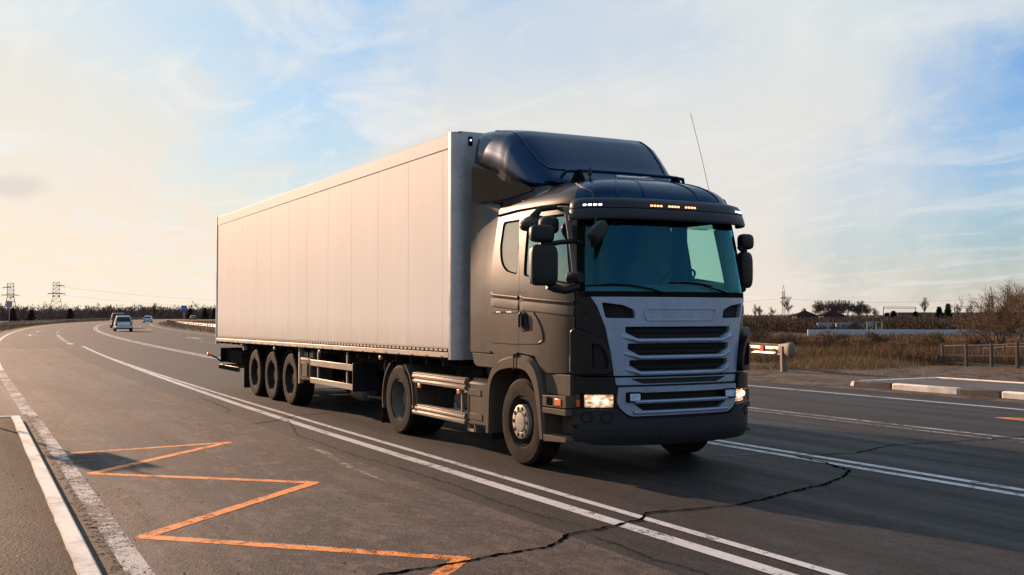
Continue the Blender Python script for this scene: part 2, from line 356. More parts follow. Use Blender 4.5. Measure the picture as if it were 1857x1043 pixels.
emit('tail_red', (1.0, 0.05, 0.02), 0.25, base=(0.3, 0.01, 0.01))
def leafy(name, c0, c1, rough=0.95):
    t = NT(name)
    gi = t.n.new('ShaderNodeNewGeometry')
    t.set(Base_Color=t.mix(gi.outputs['Random Per Island'], c0, c1), Roughness=rough)
    t.b.inputs['Specular IOR Level'].default_value = 0.1; MATS[name] = t.m
leafy('reed', (0.080, 0.044, 0.024), (0.235, 0.132, 0.066))
leafy('dry_grass', (0.15, 0.092, 0.042), (0.34, 0.22, 0.105))
leafy('twig_brown', (0.040, 0.026, 0.019), (0.10, 0.065, 0.042))
leafy('twig_tan', (0.10, 0.062, 0.038), (0.26, 0.165, 0.095))
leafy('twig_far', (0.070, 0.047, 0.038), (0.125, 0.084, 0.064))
leafy('twig_left_hazy', (0.095, 0.066, 0.053), (0.15, 0.105, 0.082))  # paler than the other far twigs: distance haze is put into the colour
leafy('pine_needles', (0.012, 0.024, 0.012), (0.035, 0.055, 0.028))
leafy('debris', (0.04, 0.03, 0.022), (0.20, 0.14, 0.09))

# ------------------------------------------------------------------ mesh helpers
class MB:
    def __init__(s): s.v = []; s.f = []
    def add(s, vs, fs):
        o = len(s.v); s.v += [tuple(v) for v in vs]; s.f += [tuple(i+o for i in f) for f in fs]; return s
    def box(s, x0, x1, y0, y1, z0, z1):
        return s.add([(x0,y0,z0),(x1,y0,z0),(x1,y1,z0),(x0,y1,z0),(x0,y0,z1),(x1,y0,z1),(x1,y1,z1),(x0,y1,z1)],
                     [(0,3,2,1),(4,5,6,7),(0,1,5,4),(1,2,6,5),(2,3,7,6),(3,0,4,7)])
    def obox(s, c, size, M):
        hx, hy, hz = [v/2 for v in size]; c = Vector(c)
        vs = [c + M @ Vector((x, y, z)) for z in (-hz, hz) for x, y in ((-hx,-hy),(hx,-hy),(hx,hy),(-hx,hy))]
        return s.add(vs, [(0,3,2,1),(4,5,6,7),(0,1,5,4),(1,2,6,5),(2,3,7,6),(3,0,4,7)])
    def prism(s, poly, axis, a, b):
        n = len(poly)
        mk = {'y': lambda p, t: (p[0], t, p[1]), 'z': lambda p, t: (p[0], p[1], t), 'x': lambda p, t: (t, p[0], p[1])}[axis]
        return s.add([mk(p, a) for p in poly] + [mk(p, b) for p in poly],
                     [tuple(range(n))[::-1], tuple(range(n, 2*n))] + [(i, (i+1) % n, n+(i+1) % n, n+i) for i in range(n)])
    def tube(s, pts, r, n=8, caps=True):
        pts = [Vector(p) for p in pts]; rs = r if isinstance(r, (list, tuple)) else [r]*len(pts)
        vs = []; up = None
        for i, p in enumerate(pts):
            d = (pts[min(i+1, len(pts)-1)] - pts[max(i-1, 0)]).normalized()
            if up is None: up = Vector((0, 0, 1)) if abs(d.z) < 0.9 else Vector((1, 0, 0))
            a = d.cross(up).normalized(); up = a.cross(d).normalized()
            for k in range(n):
                t_ = 2*pi*k/n; vs.append(p + (a*cos(t_) + up*sin(t_))*rs[i])
        fs = [(i*n+k, i*n+(k+1) % n, (i+1)*n+(k+1) % n, (i+1)*n+k) for i in range(len(pts)-1) for k in range(n)]
        if caps: fs += [tuple(range(n))[::-1], tuple(range((len(pts)-1)*n, len(pts)*n))]
        return s.add(vs, fs)
    def lathe(s, prof, c, n=48, axis='y'):      # prof: (offset along axis, radius)
        vs = []
        for k in range(n):
            t_ = 2*pi*k/n
            for a, r in prof:
                if axis == 'y': vs.append((c[0]+r*cos(t_), c[1]+a, c[2]+r*sin(t_)))
                elif axis == 'x': vs.append((c[0]+a, c[1]+r*cos(t_), c[2]+r*sin(t_)))
                else: vs.append((c[0]+r*cos(t_), c[1]+r*sin(t_), c[2]+a))
        m = len(prof)
        return s.add(vs, [(k*m+j, k*m+j+1, ((k+1) % n)*m+j+1, ((k+1) % n)*m+j) for k in range(n) for j in range(m-1)])
    def loft(s, rows, closed=False, cap=False):
        m = len(rows[0]); vs = [p for r in rows for p in r]
        fs = []
        for i in range(len(rows)-1):
            for j in range(m if closed else m-1):
                fs.append((i*m+j, i*m+(j+1) % m, (i+1)*m+(j+1) % m, (i+1)*m+j))
        if cap: fs += [tuple(range(m))[::-1], tuple(range((len(rows)-1)*m, len(rows)*m))]
        return s.add(vs, fs)
def obj(name, mb, mat, parent=None, bevel=0, sharp=32, smooth=True, fix=True):
    me = bpy.data.meshes.new(name); me.from_pydata(mb.v, [], mb.f)
    if fix or smooth:
        bm = bmesh.new(); bm.from_mesh(me)
        if fix: bmesh.ops.remove_doubles(bm, verts=bm.verts, dist=1e-5); bmesh.ops.recalc_face_normals(bm, faces=bm.faces)
        if smooth:
            for f in bm.faces: f.smooth = True
            for e in bm.edges:
                if len(e.link_faces) == 2 and e.calc_face_angle(0) > radians(sharp): e.smooth = False
        bm.to_mesh(me); bm.free()
    me.materials.append(MATS[mat]); o = bpy.data.objects.new(name, me); COL.objects.link(o)
    if parent is not None: o.parent = parent
    if bevel:
        b = o.modifiers.new('bevel', 'BEVEL'); b.width = bevel; b.segments = 2; b.limit_method = 'ANGLE'; b.angle_limit = radians(35)
        b.harden_normals = False
    return o
def tag(o, label=None, cat=None, group=None, kind=None):
    for k, v in (('label', label), ('category', cat), ('group', group), ('kind', kind)):
        if v: o[k] = v
    return o
def thing(name, label, cat, loc=(0, 0, 0), rz=0, group=None):
    o = bpy.data.objects.new(name, None); COL.objects.link(o); o.location = loc; o.rotation_euler = (0, 0, rz)
    o.empty_display_size = 0.2
    return tag(o, label, cat, group)
def children(o): return [c for c in COL.objects if c.parent == o]
def dup(root, loc, rz=0, label=None, scale=None):
    kids = {root: children(root)}
    def cp(o, par):
        c = o.copy(); COL.objects.link(c); c.parent = par
        for ch in [k for k in COL.objects if k.parent == o]: cp(ch, c)
        return c
    r = cp(root, None); r.location = loc; r.rotation_euler = (0, 0, rz)
    if scale: r.scale = scale if isinstance(scale, tuple) else (scale,)*3
    if label: r['label'] = label
    return r
def mirror_y(pts): return [(p[0], -p[1], p[2]) for p in pts]

# ------------------------------------------------------------------ the road's course
def C(x):                                   # sideways shift of the road as it curves away
    t_ = -(x+10)
    return 0.000934*t_**1.87 if t_ > 0 else 0.0
XS = [60, 40, 30, 20, 15, 10, 5, 0, -5, -10] + [-10-4*i for i in range(1, 60)] + [-250-12*i for i in range(0, 40)]
def road_pt(x, o):
    d = (C(x-0.5)-C(x+0.5)); n = Vector((d, 1)).normalized()      # normal of the course
    return (x + n.x*o, C(x) + n.y*o)
def road_strip(name, o0, o1, z, mat, x0=60, x1=-710, seg=None, curve=True):
    mb = MB(); xs = [x for x in XS if x1 <= x <= x0]
    if not xs or xs[0] != x0: xs = [x0]+xs
    if xs[-1] != x1: xs.append(x1)
    f0 = o0 if callable(o0) else (lambda x: o0); f1 = o1 if callable(o1) else (lambda x: o1)
    mb.loft([[(*road_pt(x, f0(x)), z), (*road_pt(x, f1(x)), z)] for x in xs])
    return obj(name, mb, mat, smooth=False, fix=False)
def st(o): return tag(o, kind='structure')

# terrain: level by the road, falling to the fields
def ground_z(x, y):
    o = y - C(x)
    if o > 0:
        u = min(1, max(0, (o-22)/30.0)); z = -0.05 - 1.15*u*u*(3-2*u)
        if x > -40: pass
    else:
        u = min(1, max(0, (-o-9.5)/14.0)); z = -0.05 - 0.9*u*u*(3-2*u)
    return z
mb = MB()
gx = sorted(set([-8000, -5000, -3000, -2000, -1500, -1200] + [-1000+25*i for i in range(28)] + [-300+6*i for i in range(60)] + [60, 80, 120, 200, 400, 1000, 3000, 8000]))
go = sorted(set([-8000, -4000, -2000, -1000, -600, -400, -300, -200, -150, -100, -70, -50, -40, -32] + [-28+1.5*i for i in range(15)] + [-5, 0, 5, 12, 15, 18, 21] + [22+1.5*i for i in range(22)] + [60, 75, 100, 140, 200, 300, 500, 800, 1200, 2000, 4000, 8000]))
rows = []
for x in gx:
    cx_ = C(max(x, -700)); rw = []
    for o in go:
        y = cx_ + o; z = ground_z(max(x, -700), y) if abs(o) < 5000 else -1.2
        if -60 < x < 40 and 12 < o < 60: z += 0.06*sin(x*1.3+o*0.7)*min(1, (o-12)/10) + 0.04*sin(x*2.9-o*1.9)*min(1, (o-12)/10)
        rw.append((x, y, z))
    rows.append(rw)
mb.loft(rows); st(obj('ground', mb, 'ground', fix=False, sharp=80))
st(road_strip('road', -6.6, lambda x: 11.6 if x > -60 else 11.6, 0.0, 'asphalt'))
st(road_strip('gravel_shoulder', 11.4, 22.5, -0.022, 'gravel', x0=60, x1=-60))
st(road_strip('roadside_dirt', -9.5, -6.2, -0.018, 'gravel', x0=60, x1=-120))
# older, paler asphalt of the stopping lane nearest the camera
st(road_strip('stopping_lane', -5.95, -2.75, 0.003, 'asphalt_near', x0=60, x1=-48))
LZ = 0.0045
def line(name, o, w, mat, x0=60, x1=-700, z=LZ): return st(road_strip(name, o-w/2 if not callable(o) else (lambda x: o(x)-w/2), o+w/2 if not callable(o) else (lambda x: o(x)+w/2), z, mat, x0, x1))
line('edge_line', lambda x: -5.84-0.0135*(x+2), 0.17, 'line_worn', x1=-8.4)
line('edge_line', lambda x: -5.72-0.05*max(0, min(1, (x+16)/7)), 0.22, 'line_worn', x0=-9.0, x1=-26); line('edge_line', -5.72, 0.22, 'line_white', x0=-26)
line('lane_line', lambda x: -2.13 + (0.33*min(1, max(0, (-8-x)/42.0))**0.8)*2.2 + 0.0, 0.15, 'line_white', x1=-52)
line('lane_line', lambda x: -1.82 + 0.35*min(1, max(0, (-8-x)/42.0))**0.9, 0.10, 'line_white', x1=-47, z=LZ+.002)
for i in range(16):
    x = -55 - i*4.6
    if i < 7: line('lane_dash', -1.75, 0.32, 'line_white', x0=x-1, x1=x-(2.7 if i % 3 else 3.6))
line('lane_line', -1.75, 0.2, 'line_faint', x0=-90)
line('centre_line', 2.05, 0.13, 'line_white'); line('centre_line', 2.33, 0.13, 'line_white')
line('lane_line', 6.17, 0.11, 'line_worn', x0=60, x1=-60); line('lane_line', 5.83, 0.07, 'line_faint', x0=60, x1=-14)
line('edge_line', 10.28, 0.13, 'line_white')
def arrow(o, x, L=5.0):
    mb = MB(); z = LZ+0.001
    P = lambda a, b: (*road_pt(x-a, o+b), z)
    mb.add([P(0, -.09), P(0, .09), P(L-1.4, .09), P(L-1.4, -.09)], [(0, 1, 2, 3)])
    mb.add([P(L-1.8, -.75), P(L-1.8, .75), P(L, 0)], [(0, 1, 2)])
    st(obj('lane_arrow', mb, 'line_white', smooth=False, fix=False))
for o, x in ((-3.9, -84), (-3.6, -104), (7.9, -116), (8.2, -154), (7.2, -66)): arrow(o, x, 6.5)
# zig-zag marking of the bus stop
def zig(pts, w=0.115, name='zigzag_marking', z=0.0052, mat='line_orange', off=(0, 0), sd=4):
    r = random.Random(sd); P = [Vector(p)+Vector(off) for p in pts]; mb = MB()
    for i in range(len(P)-1):
        L = (P[i+1]-P[i]).length; d = (P[i+1]-P[i])/L; n = Vector((-d.y, d.x)); k = max(4, int(L/.05)); rows = []
        for j in range(k+1):
            c = P[i]+d*(-.02+(L+.04)*j/k); e0, e1 = (w/2*(1+r.uniform(-.11, .09)) for _ in range(2)); zz = z+0.0008*(i % 2)
            rows.append([(c.x+n.x*e0, c.y+n.y*e0, zz), (c.x-n.x*e1, c.y-n.y*e1, zz)])
        mb.loft(rows)
    st(obj(name, mb, mat, smooth=False, fix=False))
zz = [(-3.55, -5.66), (-3.76, -3.68), (-1.63, -5.66), (0.12, -3.70), (2.08, -5.70), (3.92, -3.82), (5.9, -5.72), (7.7, -3.8), (9.7, -5.7)]
zig(zz, 0.125)
zig(zz[:7], 0.10, 'old_marking', 0.0042, 'line_faint', (-.045, .01), 5)
zig([(1.4, 8.55), (-1.16, 8.55), (0.9, 10.2), (3.0, 8.55), (4.8, 10.2), (6.9, 8.5), (8.8, 10.2), (10.8, 8.5)], 0.12)
# cracks
def crack(pts, w, mat='crack_tar', z=LZ+0.0035, seed=1):
    r = random.Random(seed); mb = MB(); P = []; jw = 0.0
    for i in range(len(pts)-1):
        a, b = Vector(pts[i]), Vector(pts[i+1]); n = max(2, int((b-a).length/0.04)); d = (b-a).normalized(); nn = Vector((-d.y, d.x))
        for k in range(n): jw = 0.6*jw + r.uniform(-1, 1)*0.016; P.append(a.lerp(b, k/n) + nn*jw)
    P.append(Vector(pts[-1]))
    rows = []
    for i, p in enumerate(P):
        d = (P[min(i+1, len(P)-1)]-P[max(i-1, 0)]).normalized(); n = Vector((-d.y, d.x)); ww = w*r.uniform(0.45, 1.35)/2*min(1, (len(P)-i)/6, (i+1)/6)
        rows.append([(p.x+n.x*ww, p.y+n.y*ww, z), (p.x-n.x*ww, p.y-n.y*ww, z)])
    mb.loft(rows); st(obj('road_crack', mb, mat, smooth=False, fix=False))
crack([(4.25, -5.2), (4.09, -4.47), (4.0, -3.88), (3.94, -3.56), (3.89, -3.08), (3.56, -2.73), (3.45, -2.24), (3.34, -1.86), (3.12, -1.68), (3.16, -0.93), (3.17, -0.62), (2.86, 0.2), (2.66, 0.91), (2.32, 1.53), (2.06, 1.82), (1.42, 2.04), (0.9, 2.1)], 0.036)
crack([(0.9, 2.1), (1.03, 2.99), (0.69, 4.03), (0.86, 5.79), (0.84, 6.47), (0.7, 9.0)], 0.028, seed=2)
crack([(3.58, -2.6), (3.98, -2.59), (4.47, -2.64), (4.71, -2.62), (5.1, -2.59), (7, -2.7)], 0.016, 'crack_faint', seed=3)
crack([(-6.61, -2.05), (-4.16, -2.6), (-2.71, -2.59), (-1.79, -2.61), (-0.82, -2.55), (0.51, -2.51), (1.3, -2.51), (1.98, -2.55), (2.6, -2.55), (3.34, -2.44)], 0.012, 'crack_faint', seed=4)
crack([(-12.13, -2.35), (-9.45, -2.44), (-8.58, -2.52), (-8.08, -2.73)], 0.016, 'crack_faint', seed=5)
crack([(-6.0, -2.9), (-6.3, -2.4), (-6.9, -1.9), (-7.3, -1.3), (-7.5, -0.6)], 0.035, 'crack_faint', seed=6)
crack([(0.4, 1.2), (0.55, 1.9), (0.8, 2.1)], 0.02, 'crack_pale', seed=7)
# dirt washed up along the kerb, and loose grit on the stopping lane
t = NT('dirt_film'); gp = t.n.new('ShaderNodeNewGeometry').outputs['Position']
sp = t.n.new('ShaderNodeSeparateXYZ'); t.l.new(gp, sp.inputs[0])
a = t.noise(5.0, gp, detail=10, rough=0.78); b = t.noise(38, gp, detail=5, rough=0.8); edge = t.math('ADD', sp.outputs[1], t.math('MULTIPLY', sp.outputs[0], 0.017))
k_ = t.math('ADD', t.math('ADD', t.math('MULTIPLY', a, .6), t.math('MULTIPLY', b, .4)), t.rng(edge, -6.13, -5.80, 0.16, -0.20, False))
t.set(Base_Color=t.mix(t.rng(b, .4, .6), (0.035, 0.024, 0.017), (0.12, 0.08, 0.052)), Roughness=0.95)
tr = t.n.new('ShaderNodeBsdfTransparent'); mx = t.n.new('ShaderNodeMixShader'); t.l.new(t.rng(k_, .47, .53), mx.inputs[0]); t.l.new(tr.outputs[0], mx.inputs[1]); t.l.new(t.b.outputs[0], mx.inputs[2]); t.l.new(mx.outputs[0], t.out.inputs[0]); MATS['dirt_film'] = t.m
mb = MB(); mb.loft([[(x, -6.02-0.017*(x+8.1)+.05, 0.009), (x, -5.5-0.017*(x+8.1), 0.009)] for x in np.linspace(-9.6, 12, 40)]); st(obj('gutter_dirt', mb, 'dirt_film', smooth=False, fix=False))
rg = np.random.RandomState(77); V = []; F = []
for i in range(1500):
    if i < 900: x = rg.uniform(-9, 7); y = -5.93-0.017*(x+8.1)+abs(rg.normal(0, .16)); zb = .004
    elif i < 1250: x = rg.uniform(-9, 7); y = rg.uniform(-5.7, -3.0); zb = .003
    else: x = rg.uniform(-8, 6); y = -6.25-rg.uniform(0, 1.6)-0.017*(x+8); zb = .07
    s_ = rg.uniform(.003, .009)*(1.5 if rg.rand() < .06 else 1); o = len(V); q = rg.uniform(.6, 1.3, 6)
    V += [(x+s_*q[0], y, zb), (x, y+s_*q[1], zb), (x-s_*q[2], y, zb), (x, y-s_*q[3], zb), (x, y, zb+s_*q[4])]; F += [(o, o+1, o+4), (o+1, o+2, o+4), (o+2, o+3, o+4), (o+3, o, o+4)]
GRIT = (V, F)
# long pale tyre scuff
mb = MB(); mb.add([(-3.2, -2.90, LZ), (-2.2, -2.80, LZ), (-0.7, -2.97, LZ), (0.75, -3.01, LZ), (0.6, -3.03, LZ), (-0.7, -3.06, LZ), (-2.2, -2.9, LZ)], [(0, 1, 2, 3, 4, 5, 6)])
st(obj('tyre_scuff', mb, 'stain_pale', smooth=False, fix=False))

# near pavement and its kerb
ko = lambda x: -5.99-0.017*(x+8.1)
mb = MB(); mb.prism([(-8.26, ko(-8.26)-.06), (30, ko(30)-.06), (30, -16), (-8.26, -16)], 'z', -0.1, 0.07); st(obj('pavement', mb, 'asphalt_walk', smooth=False))
for i, (x0, x1) in enumerate(((-8.25, 0.73), (0.745, 3.9), (3.915, 7.0), (7.015, 10.0), (10.015, 13.0))):
    mb = MB(); n = 14; rows = []
    for k in range(n+1):
        x = x0+(x1-x0)*k/n; j = 0.003*sin(x*7.1)+0.002*sin(x*17)
        rows.append([(x, ko(x)+.012, -.05), (x, ko(x)+.004, .085), (x, ko(x)-.012, .10+j*.3), (x, ko(x)-.125+j, .10), (x, ko(x)-.132+j, .04)])
    mb.loft(rows, cap=True)
    tag(obj('kerb_stone', mb, 'kerb_white', sharp=40), ('whitewashed kerb stone running along the near pavement at lower left', 'whitewashed kerb stone cut by the bottom edge of the photo at left', 'whitewashed kerb stone of the near pavement beyond the bottom edge')[min(i, 2)], 'kerb', 'whitewashed kerb stones along the near pavement', 'structure')
mb = MB(); mb.box(-8.38, -8.26, -12, ko(-8.3), -0.05, 0.09); st(obj('kerb_end', mb, 'kerb_white', bevel=0.015))

# far bus stop island
mb = MB(); mb.prism([(-8.2, 12.8), (40, 12.8), (40, 15.5), (-8.2, 15.5)], 'z', -0.1, 0.095); st(obj('island_pavement', mb, 'asphalt_island', smooth=False))
for x0, x1, m, lb in ((-8.3, -7.12, 'kerb_dark', 'short black painted kerb stone at the rounded end of the far stop'), (-7.10, -5.26, 'kerb_white', 'long white painted kerb stone of the far bus stop'),
                      (-5.24, -4.18, 'kerb_dark', 'black painted kerb stone between two white ones at the far stop'), (-4.16, -1.2, 'kerb_white', 'white painted kerb stone cut by the right edge of the photo')):
    mb = MB(); mb.box(x0, x1, 12.60, 12.80, -0.08, 0.12); tag(obj('kerb_stone', mb, m, bevel=0.03), lb, 'kerb', 'painted kerb stones of the far bus stop', 'structure')
mb = MB(); mb.tube([(-8.28, 12.7, 0.0), (-8.40, 12.72, 0.01)], 0.1, 10); st(obj('kerb_nose', mb, 'kerb_white'))
mb = MB(); mb.box(-8.32, -8.2, 12.8, 15.5, -0.05, 0.12); mb.box(-8.32, 40, 15.51, 15.63, -0.05, 0.125); st(obj('island_back_kerb', mb, 'kerb_white', bevel=0.015))

# ------------------------------------------------------------------ truck: cab surface
def catmull(P, n=10):
    out = []
    for i in range(len(P)-1):
        p0, p1, p2, p3 = P[max(i-1, 0)], P[i], P[i+1], P[min(i+2, len(P)-1)]
        for k in range(n):
            t_ = k/n
            out.append(tuple(0.5*((2*b)+(-a+c)*t_+(2*a-5*b+4*c-d)*t_*t_+(-a+3*b-3*c+d)*t_**3) for a, b, c, d in zip(p0, p1, p2, p3)))
    out.append(tuple(P[-1])); return out
PLAN = [(1.42, -0.0), (1.413, .3), (1.385, .6), (1.335, .82), (1.255, .990), (1.16, 1.088), (1.05, 1.140), (.90, 1.175), (.7, 1.200), (.42, 1.215), (.15, 1.22), (-.2, 1.22), (-.78, 1.22), (-1.4, 1.22)]
PC = catmull(PLAN, 12)
PL = [0.0]
for a, b in zip(PC, PC[1:]): PL.append(PL[-1]+math.hypot(b[0]-a[0], b[1]-a[1]))
PCa = np.array(PC); PLa = np.array(PL)
def plan(s):
    a = abs(s); x = float(np.interp(a, PLa, PCa[:, 0])); y = float(np.interp(a, PLa, PCa[:, 1]))
    return x, math.copysign(y, s)
def SX(x): return float(np.interp(-x, -PCa[:, 0], PLa))          # arc length at which the side reaches x
def SY(y): return float(np.interp(abs(y), PCa[:80, 1], PLa[:80]))*(1 if y >= 0 else -1)
def cabP(s, z, off=0.0):
    x, y = plan(s); e = 1e-3; x2, y2 = plan(s+e); tx, ty = (x2-x), (y2-y)
    L = math.hypot(tx, ty) or 1; nx, ny = ty/L, -tx/L
    if s > 0 and False: pass
    x += nx*off; y += ny*off
    wf = min(1, max(0, (x-0.5)/0.6))
    if z > 1.95: x -= 0.13*(z-1.95)*wf
    if z > 2.0: y *= 1 - 0.098*((z-2.0)/0.95)**1.5
    return (x, y, z)
def rounded(poly, r, n=5):
    out = []; m = len(poly); rr = r if isinstance(r, (list, tuple)) else [r]*m
    for i in range(m):
        p = Vector(poly[i]); a = Vector(poly[i-1])-p; b = Vector(poly[(i+1) % m])-p
        q = min(rr[i], a.length*0.45, b.length*0.45)
        if q < 1e-4: out.append(tuple(p)); continue
        A = p+a.normalized()*q; B = p+b.normalized()*q
        for k in range(n+1):
            t_ = k/n; out.append(tuple(A*(1-t_)**2 + p*2*t_*(1-t_) + B*t_*t_))
    return out
def inside(p, poly):
    c = False; x, y = p; j = len(poly)-1
    for i in range(len(poly)):
        xi, yi = poly[i]; xj, yj = poly[j]
        if (yi > y) != (yj > y) and x < (xj-xi)*(y-yi)/(yj-yi)+xi: c = not c
        j = i
    return c
def resample(poly, step):
    out = []
    for i in range(len(poly)):
        a, b = Vector(poly[i]), Vector(poly[(i+1) % len(poly)]); n = max(1, int((b-a).length/step+0.5))
        for k in range(n): out.append(tuple(a.lerp(b, k/n)))
    return out
def panel_mb(outline, fn, holes=(), thick=0.03, step=0.07):
    """a curved sheet: a flat outline with holes, laid on the surface fn(u, v, offset)"""
    loops = [resample(outline, step)] + [resample(h, step) for h in holes]
    vs, es = [], []
    for lp in loops:
        o = len(vs); vs += [Vector(p) for p in lp]; es += [(o+i, o+(i+1) % len(lp)) for i in range(len(lp))]
    us = [p[0] for p in loops[0]]; zs = [p[1] for p in loops[0]]
    u = min(us)+step*0.6
    B = [Vector(p) for lp in loops for p in lp]
    while u < max(us):
        z = min(zs)+step*0.55
        while z < max(zs):
            if inside((u, z), loops[0]) and not any(inside((u, z), h) for h in loops[1:]):
                if all((p.x-u)**2+(p.y-z)**2 > (step*0.45)**2 for p in B): vs.append(Vector((u, z)))
            z += step
        u += step
    r = delaunay_2d_cdt(vs, es, [], 0, 1e-5)
    V, F = r[0], r[2]
    FF = []
    for f in F:
        c = sum((V[i] for i in f), Vector((0, 0)))/len(f)
        if inside(c, loops[0]) and not any(inside(c, h) for h in loops[1:]): FF.append(tuple(f))
    n = len(V); mb = MB()
    mb.add([fn(p.x, p.y, 0) for p in V], FF)
    if thick:
        mb.add([fn(p.x, p.y, -thick) for p in V], [f[::-1] for f in FF])
        cnt = {}
        for f in FF:
            for i in range(len(f)): e = (f[i], f[(i+1) % len(f)]); cnt[e] = 1
        side = [e for e in cnt if (e[1], e[0]) not in cnt]
        mb.f += [(a, a+n, b+n, b) for a, b in side]
    return mb
def cabfn(off): return lambda u, v, d: cabP(u, v, off+d)
def cpanel(name, outline, mat, parent, holes=(), off=0.0, thick=0.03, step=0.07, side=1, **k):
    f = (lambda pts: [(side*p[0], p[1]) for p in pts])
    return obj(name, panel_mb(f(outline), cabfn(off), [f(h) for h in holes], thick, step), mat, parent, **k)

truck = thing('truck', 'dark sleeper cab lorry with silver slatted grille and lit headlamps, pulling the white trailer', 'truck')
cab = obj('cab', MB().box(-0.74, 1.0, -1.16, 1.16, 1.12, 1.30), 'cab_lining', truck)       # floor pan of the cab

# side skins, both sides
WS = [(-.62, 2.86), (-.62, 2.55), (-.55, 2.36), (-.40, 2.25), (-.11, 2.20), (-.16, 2.86)]     # sleeper window (x, z)
WD = [(.0, 2.855), (.06, 2.18), (.16, 2.17), (1.03, 2.06), (.90, 2.845)]                     # door window
cabparts = {}
for sg, far in ((-1, False), (1, True)):
    T = lambda pts: [(SX(x), z) for x, z in pts]
    sw = T(rounded(WS, [.05, .05, .12, .12, .05, .05])); dw = T(rounded(WD, .045))
    sp_o = T([(-.775, 1.30), (-.775, 2.955), (-.245, 2.955), (-.045, 2.18), (-.045, 1.30), (-.32, 1.235), (-.62, 1.15), (-.70, 1.28)])
    o1 = cpanel('sleeper_side', sp_o, 'cab_paint', truck, [sw], side=sg)
    dr_o = T([(-.035, 1.295), (-.035, 2.18), (-.235, 2.955), (.90, 2.955), (1.06, 2.05), (1.065, 1.11), (.55, 1.09), (.47, 1.13), (.33, 1.27)])
    door = cpanel('door', dr_o, 'cab_paint', truck, [dw], side=sg, off=0.002)
    cpanel('window_pane', dw, 'side_glass', door, side=sg, off=-0.016, thick=0)
    # black rubber round the openings
    for w_, par in ((sw, o1), (dw, door)):
        c = Vector((sum(p[0] for p in w_)/len(w_), sum(p[1] for p in w_)/len(w_)))
        inn = [tuple(c+(Vector(p)-c)*0.945) for p in w_]
        cpanel('window_seal', w_, 'black', par, [inn], side=sg, off=-0.004, thick=0.012)
    cpanel('window_pane', sw, 'rear_side_glass', o1, side=sg, off=-0.016, thick=0)
    obj('curtain', panel_mb([(sg*SX(-.70), 2.1), (sg*SX(-.70), 2.93), (sg*SX(-.20), 2.93), (sg*SX(-.08), 2.1)], lambda u, v, d: cabP(u, v, -0.07+d+0.008*sin(u*60)), (), 0.006, 0.03), 'curtain', o1)
    # raised waist bands and swage lines pressed in the sheet
    def rib(x0, z0, x1, z1, h=0.03, off=0.008, par=truck, nm='waist_band', mat='cab_paint'):
        P = T([(x0, z0), (x1, z1), (x1, z1-h), (x0, z0-h)]); return cpanel(nm, P, mat, par, side=sg, off=off, thick=0.014, step=0.05, bevel=0.004)
    for xa, za, xb, zb_, par in ((-.755, 2.005, -.05, 1.958, o1), (-.03, 1.957, 1.05, 1.887, door)):
        mb = MB(); rows = []
        for dz, of in ((0, -.003), (-.010, .016), (-.024, .018), (-.060, .003), (-.070, .004), (-.150, .012), (-.165, .011), (-.172, -.003)):
            rows.append([cabP(sg*SX(xa+(xb-xa)*i/24), za+(zb_-za)*i/24+dz, of*min(1, (i+.01)/2)) for i in range(25)])
        mb.loft(rows); obj('waist_band', mb, 'cab_paint', par, sharp=25)
    for x0, z0, x1, z1, par in ((-.75, 1.775, -.05, 1.775, o1), (-.75, 1.415, -.05, 1.41, o1), (-.03, 1.41, .42, 1.425, door)):
        rib(x0, z0, x1, z1, 0.016, 0.010, par, 'swage_line')
    mb = MB(); P_ = catmull([(.42, 1.42), (.50, 1.45), (.50, 1.53), (.42, 1.66), (.31, 1.76)], 6)
    mb.tube([cabP(sg*SX(x), z, 0.004) for x, z in P_], 0.008, 6); obj('swage_line', mb, 'cab_paint', door)
    # handle in its cup
    cup = cpanel('handle_cup', T(rounded([(.0, 1.545), (-.01, 1.77), (.09, 1.78), (.17, 1.73), (.20, 1.56)], .03)), 'seam_black', door, side=sg, off=0.013, thick=0.012)
    mb = MB(); hp = [(.03, 1.59), (.025, 1.66), (.03, 1.74), (.065, 1.755), (.085, 1.72), (.088, 1.60)]
    mb.tube([cabP(sg*SX(x), z, 0.034) for x, z in hp], 0.014, 8); obj('door_handle', mb, 'bumper_plastic', door)
    # drip rail over the doors
    mb = MB(); mb.tube([cabP(sg*SX(x), z, 0.006) for x, z in ((-.775, 2.948), (-.3, 2.968), (.3, 2.966), (.8, 2.955), (1.02, 2.93))], 0.013, 6); obj('drip_rail', mb, 'black', truck)
    # A pillar
    ap = [(SX(.912), 2.955), (SX(1.07), 2.05), (SX(1.075), 1.965), (SX(1.22)-.02, 1.965), (SY(1.10), 2.0), (SY(1.115), 2.955)]
    cpanel('windscreen_pillar', ap, 'cab_paint', truck, side=sg, off=0.001)
    cpanel('pillar_trim', [(SY(1.075), 1.99), (SY(1.115)+.004, 1.99), (SY(1.13), 2.955), (SY(1.085), 2.955)], 'black', truck, side=sg, off=0.010, thick=0.02)
    # corner panel below the pillar and its air vane
    cp = [(SX(1.075), 1.105), (SX(1.075), 1.955), (SX(1.20), 1.965), (SY(1.035), 1.925), (SY(.975), 1.83), (SY(.90), 1.60), (SY(.845), 1.30), (SY(.822), 1.085), (SX(1.12), 1.085)]
    corner = cpanel('corner_panel', cp, 'corner_black', truck, side=sg, off=0.0)
    van = rounded([(SX(1.05), 1.10), (SX(1.05), 1.56), (SX(1.10), 1.60), (SY(.94), 1.47), (SY(.855), 1.30), (SY(.85), 1.10)], .07)
    vh = rounded([(SY(1.02), 1.16), (SY(1.02), 1.43), (SY(.95), 1.40), (SY(.90), 1.28), (SY(.885), 1.16)], .03)
